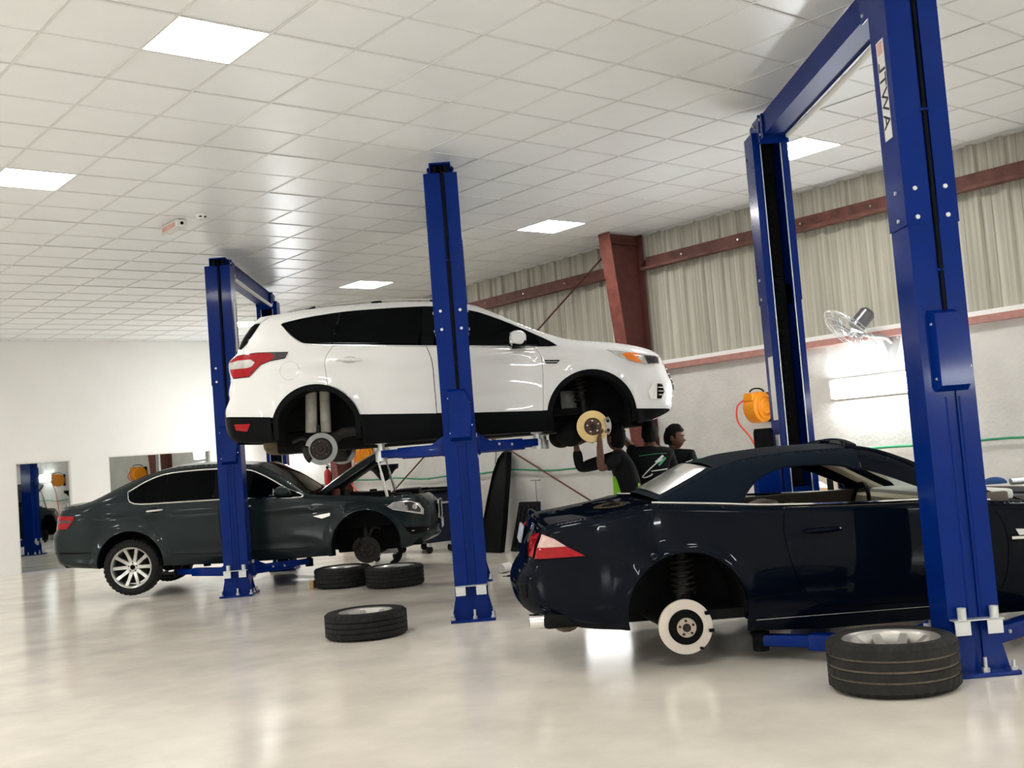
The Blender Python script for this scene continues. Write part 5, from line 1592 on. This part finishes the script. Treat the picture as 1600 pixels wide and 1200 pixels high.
MB().box((.07, .05, .15), (.05, .30, .16), .02, R).build('scoop', m_black, t)

# trolley jack handle and thin wall marker by the wall
t = room_thing('floor_pump', 'slim upright hand pump with blue base against the wall', 'pump', 5.9, 7.42, 0)
MB().lathe([(0, 0), (.10, 0), (.10, .02), (.045, .04), (.045, .62), (.05, .63), (.05, .68), (0, .68)], 20).build('barrel', m_blue, t)
MB().cyl((0, 0, .68), (0, 0, 1.0), .010, seg=8).build('piston_rod', m_galv, t)
MB().cyl((0, -.10, 1.0), (0, .10, 1.0), .013, seg=10).build('handle', m_galv, t)

# small things on the floor by the convertible's tail
t = room_thing('white_jug', 'white plastic jug lying on the floor behind the convertible', 'jug', 3.90, 5.72, .055, rot=.4)
MB().lathe([(0, -.13), (.05, -.13), (.055, -.11), (.055, .06), (.03, .10), (.018, .105), (.018, .13), (0, .13)], 20, (0, 0, 0), 'x').build('bottle', m_offwhite, t)
MB().lathe([(0, .128), (.022, .128), (.022, .155), (0, .155)], 14, (0, 0, 0), 'x').build('black_cap', m_black, t)
t = room_thing('silver_canister', 'shiny silver canister lying on the floor behind the convertible', 'canister', 4.02, 5.38, .06, rot=-.5)
MB().lathe([(0, -.17), (.05, -.17), (.06, -.155), (.06, .13), (.045, .15), (0, .155)], 20, (0, 0, 0), 'x').build('body', m_chrome, t)
MB().lathe([(.0605, -.10), (.061, -.099), (.061, .02), (.0605, .021)], 20, (0, 0, 0), 'x').build('label_band', m_paper, t)
t = room_thing('pry_bar', 'thin black pry bar on the floor behind the convertible', 'pry bar', 3.72, 5.10, .012, rot=-.75)
MB().tube([(-.24, 0, 0), (.18, 0, 0), (.23, 0, .015), (.26, 0, .035)], .011, 8).build('shaft', m_black, t)
MB().box((-.26, 0, 0), (.06, .024, .008), .003).build('blade', m_black, t)
t = room_thing('wood_block', 'small brown wooden block on the floor near the sedan', 'block', 2.06, 7.10, 0, rot=.6)
MB().box((0, 0, .045), (.05, .05, .09), .006).box((.05, 0, .015), (.07, .05, .03), .006).build('block', m_wood, t)

# portable work lamp by the mechanics, behind the convertible's tail
t = thing('work_lamp', 'glowing portable work lamp standing on the floor behind the convertible', 'lamp', (1.12, 11.32, 0))
for s_ in (-1, 1):
    MB().tube([(s_ * .26, -.14, .012), (s_ * .26, 0, .02), (s_ * .26, .14, .012)], .012, 8).build('foot', m_black, t)
    MB().cyl((s_ * .26, 0, .02), (s_ * .26, 0, .60), .012, seg=10).build('upright', m_black, t)
MB().box((0, 0, .57), (.48, .07, .28), .015).build('lamp_body', m_black, t)
MB().box((0, -.038, .57), (.44, .012, .24), .004).build('glowing_panel', m_work, t)
MB().tube([(-.14, .02, .71), (-.13, .02, .77), (.13, .02, .77), (.14, .02, .71)], .010, 6).build('carry_handle', m_black, t)

# workbench seen through the convertible's cabin
t = room_thing('workbench', 'timber topped workbench against the plaster wall beyond the convertible', 'workbench', 5.70, 2.35, 0)
MB().box((0, 0, .69), (.62, 1.50, .06), .008).build('timber_top', m_wood, t)
for sx in (-.26, .26):
    for sy in (-.68, .68):
        MB().box((sx, sy, .33), (.05, .05, .66)).build('leg', m_cabinet, t, 0)
MB().box((0, 0, .22), (.56, 1.40, .03)).build('lower_shelf', m_cabinet, t, 0)
t = room_thing('parts_bag', 'grey plastic bag of parts on the timber workbench', 'bag', 5.68, 2.62, .72)
bm_ = MB().ell((0, 0, .06), (.16, .24, .07), 18, 10)
bm_.v = [(x * (1 + .1 * math.sin(9 * y)), y, max(0.001, z + .012 * math.sin(14 * x + 9 * y))) for x, y, z in bm_.v]
bm_.build('bag', m_paper, t)
MB().tube(cr([(-.1, -.2, .12), (0, 0, .15), (.05, .2, .11)], 4), .01, 6).build('tie', m_black, t)
t = room_thing('spray_tin', 'small dark spray tin on the timber workbench', 'tin', 5.50, 2.20, .72)
MB().lathe([(0, 0), (.033, 0), (.033, .15), (.02, .17), (0, .175)], 16).build('tin', m_black, t)

# things left on the convertible's wing
t = thing('blue_cap', 'blue cloth cap lying on the wing of the convertible', 'cap', (3.44, 7.55, .925), .3)
c = MB().ell((0, 0, 0), (.085, .075, .045), 18, 10)
c.v = [(x, y, max(0, z)) for x, y, z in c.v]
c.build('crown', M('blue_cloth', (.02, .07, .22), .8, var=.15), t)
MB().box((-.10, 0, .006), (.08, .11, .010), .004).build('peak', M('blue_cloth'), t)
t = thing('spray_gun', 'small grey metal tool lying on the wing of the convertible', 'tool', (3.56, 7.45, .905), .1)
MB().cyl((-.06, 0, .03), (.06, 0, .03), .022, seg=14).build('barrel', m_zinc, t)
MB().box((.07, 0, .02), (.05, .03, .05), .01).build('grip', m_black, t)
# ================================================================== people
def skin_mesh(name, nodes, edges, mat, parent, root='pelvis', sub=2, smooth=True):
    ids = {k: i for i, k in enumerate(nodes)}
    me = bpy.data.meshes.new(name)
    me.from_pydata([nodes[k][0] for k in nodes], [(ids[a], ids[b]) for a, b in edges], [])
    ob = bpy.data.objects.new(name, me)
    COL.objects.link(ob)
    md = ob.modifiers.new('skin', 'SKIN')
    md.use_smooth_shade = True
    for k, i in ids.items():
        r = nodes[k][1]
        d = me.skin_vertices[0].data[i]
        d.radius = (r, r) if not hasattr(r, '__len__') else r
        d.use_root = (k == root)
    sb = ob.modifiers.new('sub', 'SUBSURF')
    sb.levels = sub; sb.render_levels = sub
    dg = bpy.context.evaluated_depsgraph_get()
    new = bpy.data.meshes.new_from_object(ob.evaluated_get(dg))
    bpy.data.objects.remove(ob, do_unlink=True)
    new.name = name
    new.materials.clear(); new.materials.append(mat)
    new.polygons.foreach_set('use_smooth', [True] * len(new.polygons))
    o = bpy.data.objects.new(name, new)
    if parent is not False: link(o, parent)
    return o

def head_verts(c, face, up=(0, 0, 1), s=1.0):
    """Skull, jaw, nose and ears: returns an MB in place."""
    f = Vector(face).normalized(); u = Vector(up); r = f.cross(u).normalized(); u = r.cross(f)
    mb = MB()
    seg, rings = 28, 20
    vs = []
    for i in range(rings + 1):
        t = PI * i / rings
        for k in range(seg):
            a = 2 * PI * k / seg
            x, y, z = math.sin(t) * math.cos(a), math.sin(t) * math.sin(a), math.cos(t)   # x: right, y: forward
            px, py, pz = x * .076, y * .098, z * .118
            if z < 0:                       # jaw narrows and comes forward
                px *= 1 + .28 * z; py = py * (1 + .10 * z) + (.014 * -z)
            if y > .6 and abs(x) < .22:      # nose
                g = math.exp(-((z + .12) / .16) ** 2) * math.exp(-(x / .13) ** 2)
                py += .026 * g
            if y > .5:                      # eye sockets, lips
                for sx in (-1, 1):
                    py -= .010 * math.exp(-(((x - .38 * sx) / .16) ** 2 + ((z - .10) / .10) ** 2))
                py += .006 * math.exp(-((x / .25) ** 2 + ((z + .52) / .07) ** 2))
                py += .008 * math.exp(-((x / .25) ** 2 + ((z + .82) / .12) ** 2))
            vs.append(Vector(c) + (r * px + f * py + u * pz) * s)
    fs = []
    for i in range(rings):
        for k in range(seg):
            fs.append((i * seg + k, i * seg + (k + 1) % seg, (i + 1) * seg + (k + 1) % seg, (i + 1) * seg + k))
    mb.add(vs, fs)
    for sx in (-1, 1):
        R = Matrix((r, f, u)).transposed()
        mb.ell(tuple(Vector(c) + (r * (.078 * sx) + f * -.008 + u * -.005) * s), (.012 * s, .022 * s, .034 * s), 10, 8, R)
    return mb, r, f, u

def person(label, base, J, face, sleeves='', group='mechanics under the raised white car', stripe=False, logo=None):
    t = thing('person', label, 'person', base, 0, group)
    g = lambda k: Vector(J[k])
    nodes = {}; edges = []
    def N(k, p, r): nodes[k] = (tuple(p), r)
    N('pelvis', g('pelvis'), (.145, .105)); N('waist', g('waist'), (.135, .10)); N('chest', g('chest'), (.165, .115)); N('upper', g('upper'), (.13, .095))
    N('neck', g('neck'), .056); N('throat', g('neck') + (g('head') - g('neck')) * .45, .055)
    edges += [('pelvis', 'waist'), ('waist', 'chest'), ('chest', 'upper'), ('upper', 'neck'), ('neck', 'throat')]
    for s in 'lr':
        N('sh' + s, g('sh' + s), .062); N('el' + s, g('el' + s), .043); N('wr' + s, g('wr' + s), .029)
        um = g('sh' + s) * .5 + g('el' + s) * .5
        fm = g('el' + s) * .6 + g('wr' + s) * .4
        N('um' + s, um, .052); N('fm' + s, fm, .040)
        edges += [('upper', 'sh' + s), ('sh' + s, 'um' + s), ('um' + s, 'el' + s), ('el' + s, 'fm' + s), ('fm' + s, 'wr' + s)]
        # hand with five fingers
        d = (g('wr' + s) - g('el' + s)).normalized()
        if 'hd' + s in J: d = Vector(J['hd' + s]).normalized()
        x, y = frame_from(d)
        side = Vector(J.get('palm' + s, tuple(x))); side = (side - d * side.dot(d)).normalized(); nrm = d.cross(side)
        pm = g('wr' + s) + d * .055
        N('pm' + s, pm, (.030, .018)); edges.append(('wr' + s, 'pm' + s))
        for k, (off, ln) in enumerate(((-.030, .070), (-.010, .082), (.010, .076), (.029, .060))):
            b0 = pm + d * .028 + side * off
            b1 = b0 + d * ln * .5 + nrm * .010
            b2 = b1 + d * ln * .35 + nrm * .032
            N('fa%d%s' % (k, s), b0, .0095); N('fb%d%s' % (k, s), b1, .0085); N('fc%d%s' % (k, s), b2, .0075)
            edges += [('pm' + s, 'fa%d%s' % (k, s)), ('fa%d%s' % (k, s), 'fb%d%s' % (k, s)), ('fb%d%s' % (k, s), 'fc%d%s' % (k, s))]
        t0 = pm - d * .022 + side * -.034; t1 = t0 + d * .030 + side * -.022 + nrm * .012; t2 = t1 + d * .028 + nrm * .014
        N('ta' + s, t0, .011); N('tb' + s, t1, .0095); N('tc' + s, t2, .008)
        edges += [('wr' + s, 'ta' + s), ('ta' + s, 'tb' + s), ('tb' + s, 'tc' + s)]
        N('hi' + s, g('hi' + s), .088); N('kn' + s, g('kn' + s), .058); N('an' + s, g('an' + s), .040); N('to' + s, g('to' + s), .035)
        N('th' + s, g('hi' + s) * .55 + g('kn' + s) * .45, .078); N('cf' + s, g('kn' + s) * .6 + g('an' + s) * .4, .055)
        edges += [('pelvis', 'hi' + s), ('hi' + s, 'th' + s), ('th' + s, 'kn' + s), ('kn' + s, 'cf' + s), ('cf' + s, 'an' + s), ('an' + s, 'to' + s)]
    body = skin_mesh('body', nodes, edges, m_skin, None, sub=2)
    hm, r, f, u = head_verts(J['head'], face, J.get('headup', (0, 0, 1)))
    ho = hm.build('head_tmp', m_skin, None, 80)
    bm = bmesh.new(); bm.from_mesh(body.data); bm.from_mesh(ho.data)
    bm.to_mesh(body.data); bm.free()
    bpy.data.objects.remove(ho, do_unlink=True)
    body.data.polygons.foreach_set('use_smooth', [True] * len(body.data.polygons))
    body.parent = t
    hc = Vector(J['head'])
    # face details
    for sx in (-1, 1):
        e = hc + r * (.030 * sx) + f * .083 + u * .012
        MB().ell(tuple(e), (.009, .009, .006), 10, 8, Matrix((r, f, u)).transposed()).build('eye', M('eye_white', (.12, .11, .10), .5, var=.05), t)
        MB().ell(tuple(e + f * .008), (.005, .005, .005), 8, 6).build('iris', m_black, t)
        MB().tube([tuple(hc + r * ((.014 + .012 * i) * sx) + f * (.095 - .004 * i) + u * (.030 + .002 * math.sin(i))) for i in range(4)], .0045, 6).build('eyebrow', m_hair, t)
    MB().tube([tuple(hc + r * (.024 * q) + f * (.094 - .008 * q * q) + u * -.062) for q in np.linspace(-1, 1, 7)], .0045, 6).build('lips', M('lip_skin', (.12, .045, .035), .5, var=.1), t)
    # hair: shell over the crown, back and temples
    hv = []; hf = []
    seg, rings = 32, 14
    for i in range(rings + 1):
        tt = PI * .70 * i / rings
        for k in range(seg):
            a = 2 * PI * k / seg
            x, y, z = math.sin(tt) * math.cos(a), math.sin(tt) * math.sin(a), math.cos(tt)
            lim = 1.0
            if y > .35 and z < .52: lim = .90      # hairline above the forehead
            if y > -.05 and z < .0: lim = .92
            n = 1 + .05 * math.sin(17 * x + 3) * math.sin(13 * z + 5 * y) + .03 * math.sin(31 * y + 9 * x) + (.05 if z > .5 else 0)
            k2 = 1.10 * n if lim == 1.0 else .93
            tap = (1 + .22 * z) if z < 0 else 1
            hv.append(hc + r * (x * .076 * k2 * tap) + f * (y * .098 * k2 - .004) + u * (z * .118 * (k2 + .02)))
    for i in range(rings):
        for k in range(seg):
            hf.append((i * seg + k, i * seg + (k + 1) % seg, (i + 1) * seg + (k + 1) % seg, (i + 1) * seg + k))
    mesh_object('hair', hv, hf, m_hair, t, 80)
    # shirt
    sn = {}; se = []
    def A(k, p, rr): sn[k] = (tuple(p), rr)
    A('pelvis', g('pelvis') + Vector((0, 0, -.02)), (.168, .128)); A('waist', g('waist'), (.158, .122)); A('chest', g('chest'), (.186, .134)); A('upper', g('upper'), (.150, .112)); A('neck', g('neck') + Vector((0, 0, .0)), .066)
    se += [('pelvis', 'waist'), ('waist', 'chest'), ('chest', 'upper'), ('upper', 'neck')]
    for s in 'lr':
        A('sh' + s, g('sh' + s), .078); A('um' + s, g('sh' + s) * .5 + g('el' + s) * .5, .070); A('cu' + s, g('sh' + s) * .18 + g('el' + s) * .82, .064)
        if s in sleeves:
            A('el' + s, g('el' + s), .060); A('fs' + s, g('el' + s) * .15 + g('wr' + s) * .85, .046)
            se += [('cu' + s, 'el' + s), ('el' + s, 'fs' + s)]
        se += [('upper', 'sh' + s), ('sh' + s, 'um' + s), ('um' + s, 'cu' + s)]
    sh = skin_mesh('shirt', sn, se, m_shirt, t)
    # trousers
    tn = {}; te = []
    tn['pelvis'] = (tuple(g('pelvis') + Vector((0, 0, .02))), (.160, .120))
    for s in 'lr':
        tn['hi' + s] = (tuple(g('hi' + s)), .104); tn['th' + s] = (tuple(g('hi' + s) * .5 + g('kn' + s) * .5), .092)
        tn['kn' + s] = (tuple(g('kn' + s)), .076); tn['cf' + s] = (tuple(g('kn' + s) * .5 + g('an' + s) * .5), .074); tn['an' + s] = (tuple(g('an' + s) + Vector((0, 0, .02))), .064)
        te += [('pelvis', 'hi' + s), ('hi' + s, 'th' + s), ('th' + s, 'kn' + s), ('kn' + s, 'cf' + s), ('cf' + s, 'an' + s)]
    tro = skin_mesh('trousers', tn, te, m_trouser, t)
    for s in 'lr':
        a, b = g('an' + s), g('to' + s)
        d = Vector((b.x - a.x, b.y - a.y, 0)).normalized()
        R = Matrix.Rotation(math.atan2(d.y, d.x), 3, 'Z')
        c = Vector((a.x, a.y, 0)) + d * .06
        MB().ell((c.x, c.y, .05), (.145, .055, .058), 18, 10, R).box((c.x, c.y, .014), (.28, .10, .026), .01, R).build('shoe', m_black, t)
    if stripe:
        # lime flashes down the sides of the shirt tail
        for sx, (p0, p1) in enumerate(stripe):
            p0, p1 = Vector(p0), Vector(p1)
            vs = []
            for i in range(7):
                q = i / 6
                c = p0 + (p1 - p0) * q
                w = .012 + .050 * q
                vs += [(c.x - w, c.y - .01 * math.sin(PI * q), c.z), (c.x + w, c.y - .01 * math.sin(PI * q), c.z), (c.x + w, c.y + .05, c.z), (c.x - w, c.y + .05, c.z)]
            fs = [(0, 1, 2, 3), (24, 27, 26, 25)]
            for i in range(6):
                for k in range(4): fs.append((4 * i + k, 4 * i + (k + 1) % 4, 4 * i + 4 + (k + 1) % 4, 4 * i + 4 + k))
            mesh_object('lime_panel', vs, fs, m_lime, t, 40)
    return t, sh

def on_back(sh, pts, r, name, mat, parent, towards=(0, 1, 0)):
    """Lay a printed line on the shirt by casting onto it from behind."""
    out = []
    me = sh.data
    from mathutils.bvhtree import BVHTree
    bv = BVHTree.FromPolygons([v.co.copy() for v in me.vertices], [tuple(p.vertices) for p in me.polygons])
    d = Vector(towards).normalized()
    for p in pts:
        h, n, i, dist = bv.ray_cast(Vector(p) - d * .6, d)
        if h is not None: out.append(tuple(h - d * .002))
    if len(out) > 1:
        MB().tube(out, r, 6).build(name, mat, parent)

# A: reaching up to the front brake, facing the wheel
ax, ay = 1.30, 10.72
JA = dict(pelvis=(.10, .02, .86), waist=(.09, .02, .98), chest=(.05, .02, 1.14), upper=(.02, .01, 1.26), neck=(.01, .01, 1.34), head=(-.01, .0, 1.46),
          shl=(-.02, -.15, 1.27), shr=(.0, .17, 1.27), ell=(-.20, -.22, 1.18), elr=(-.37, .10, 1.20), wrl=(-.19, -.24, 1.40), wrr=(-.385, .06, 1.42),
          hdl=(0.0, -.1, 1), hdr=(.25, -.1, 1), hil=(.10, -.09, .80), hir=(.10, .11, .80), knl=(.06, -.12, .46), knr=(.12, .14, .46), anl=(.12, -.12, .09), anr=(.16, .14, .09), tol=(-.02, -.13, .04), tor=(.02, .15, .04))
pA, shA = person('man in black shirt reaching up to the front brake of the white car', (ax, ay, 0), JA, (-.55, .8, .25), sleeves='r', stripe=[((-.06, -.06, 1.10), (-.02, -.05, .72)), ((.155, -.10, 1.02), (.19, -.11, .70))])
# B: back to the camera with a printed back, one arm raised to the bumper
bx, by = 1.66, 11.02
JB = dict(pelvis=(.0, .0, .86), waist=(.0, .0, .98), chest=(.0, .0, 1.14), upper=(.0, .01, 1.27), neck=(.0, .01, 1.36), head=(.01, .03, 1.475),
          shl=(-.17, .02, 1.28), shr=(.17, .02, 1.27), ell=(-.16, .20, 1.36), elr=(.23, .06, 1.02), wrl=(-.27, .10, 1.49), wrr=(.20, .24, 1.02),
          hdl=(-.5, -.2, .7), hil=(-.10, .0, .80), hir=(.10, .0, .80), knl=(-.10, .03, .46), knr=(.11, .02, .46), anl=(-.11, .0, .09), anr=(.12, .0, .09), tol=(-.13, .15, .04), tor=(.15, .15, .04))
pB, shB = person('man in black shirt with white print on his back, seen from behind', (bx, by, 0), JB, (.35, .95, .0))
# print on the back: swoosh outline, green flash, text line, shoulder piping
sw = [(.10, 0, 1.225), (.03, 0, 1.19), (-.04, 0, 1.14), (-.10, 0, 1.085), (-.115, 0, 1.065), (-.09, 0, 1.058), (-.04, 0, 1.075), (-.02, 0, 1.09)]
on_back(shB, cr(sw, 5), .006, 'white_logo_line', m_print, pB)
on_back(shB, cr([(.02, 0, 1.195), (.06, 0, 1.225), (.10, 0, 1.255)], 5), .012, 'white_logo_flash', m_print, pB)
on_back(shB, cr([(.045, 0, 1.165), (.085, 0, 1.20), (.12, 0, 1.235)], 5), .012, 'green_logo_flash', m_greenprint, pB)
on_back(shB, [(-.03 + .02 * i, 0, 1.115 + .0012 * i) for i in range(9)], .005, 'logo_lettering', m_print, pB)
on_back(shB, cr([(-.13, 0, 1.27), (-.05, 0, 1.275), (.05, 0, 1.28), (.14, 0, 1.275)], 4), .003, 'shoulder_piping', m_greenprint, pB)
# C: turned to the right
cx, cy = 1.94, 11.42
JC = dict(pelvis=(.0, .0, .84), waist=(.0, .0, .96), chest=(.01, .0, 1.11), upper=(.01, .0, 1.23), neck=(.015, .0, 1.315), head=(.03, -.01, 1.425),
          shl=(-.10, .13, 1.24), shr=(.15, -.12, 1.235), ell=(-.14, .20, .98), elr=(.20, -.14, .98), wrl=(-.02, .14, .86), wrr=(.26, -.06, .84),
          hil=(-.06, .08, .78), hir=(.06, -.08, .78), knl=(-.05, .09, .45), knr=(.08, -.09, .45), anl=(-.08, .09, .09), anr=(.07, -.09, .09), tol=(.06, .11, .04), tor=(.21, -.08, .04))
pC, shC = person('man in black shirt turned to the right, rightmost of the three', (cx, cy, 0), JC, (.93, -.36, -.18))
on_back(shC, [(.10, 0, 1.17), (.14, 0, 1.18), (.16, 0, 1.19)], .005, 'chest_print', m_print, pC)
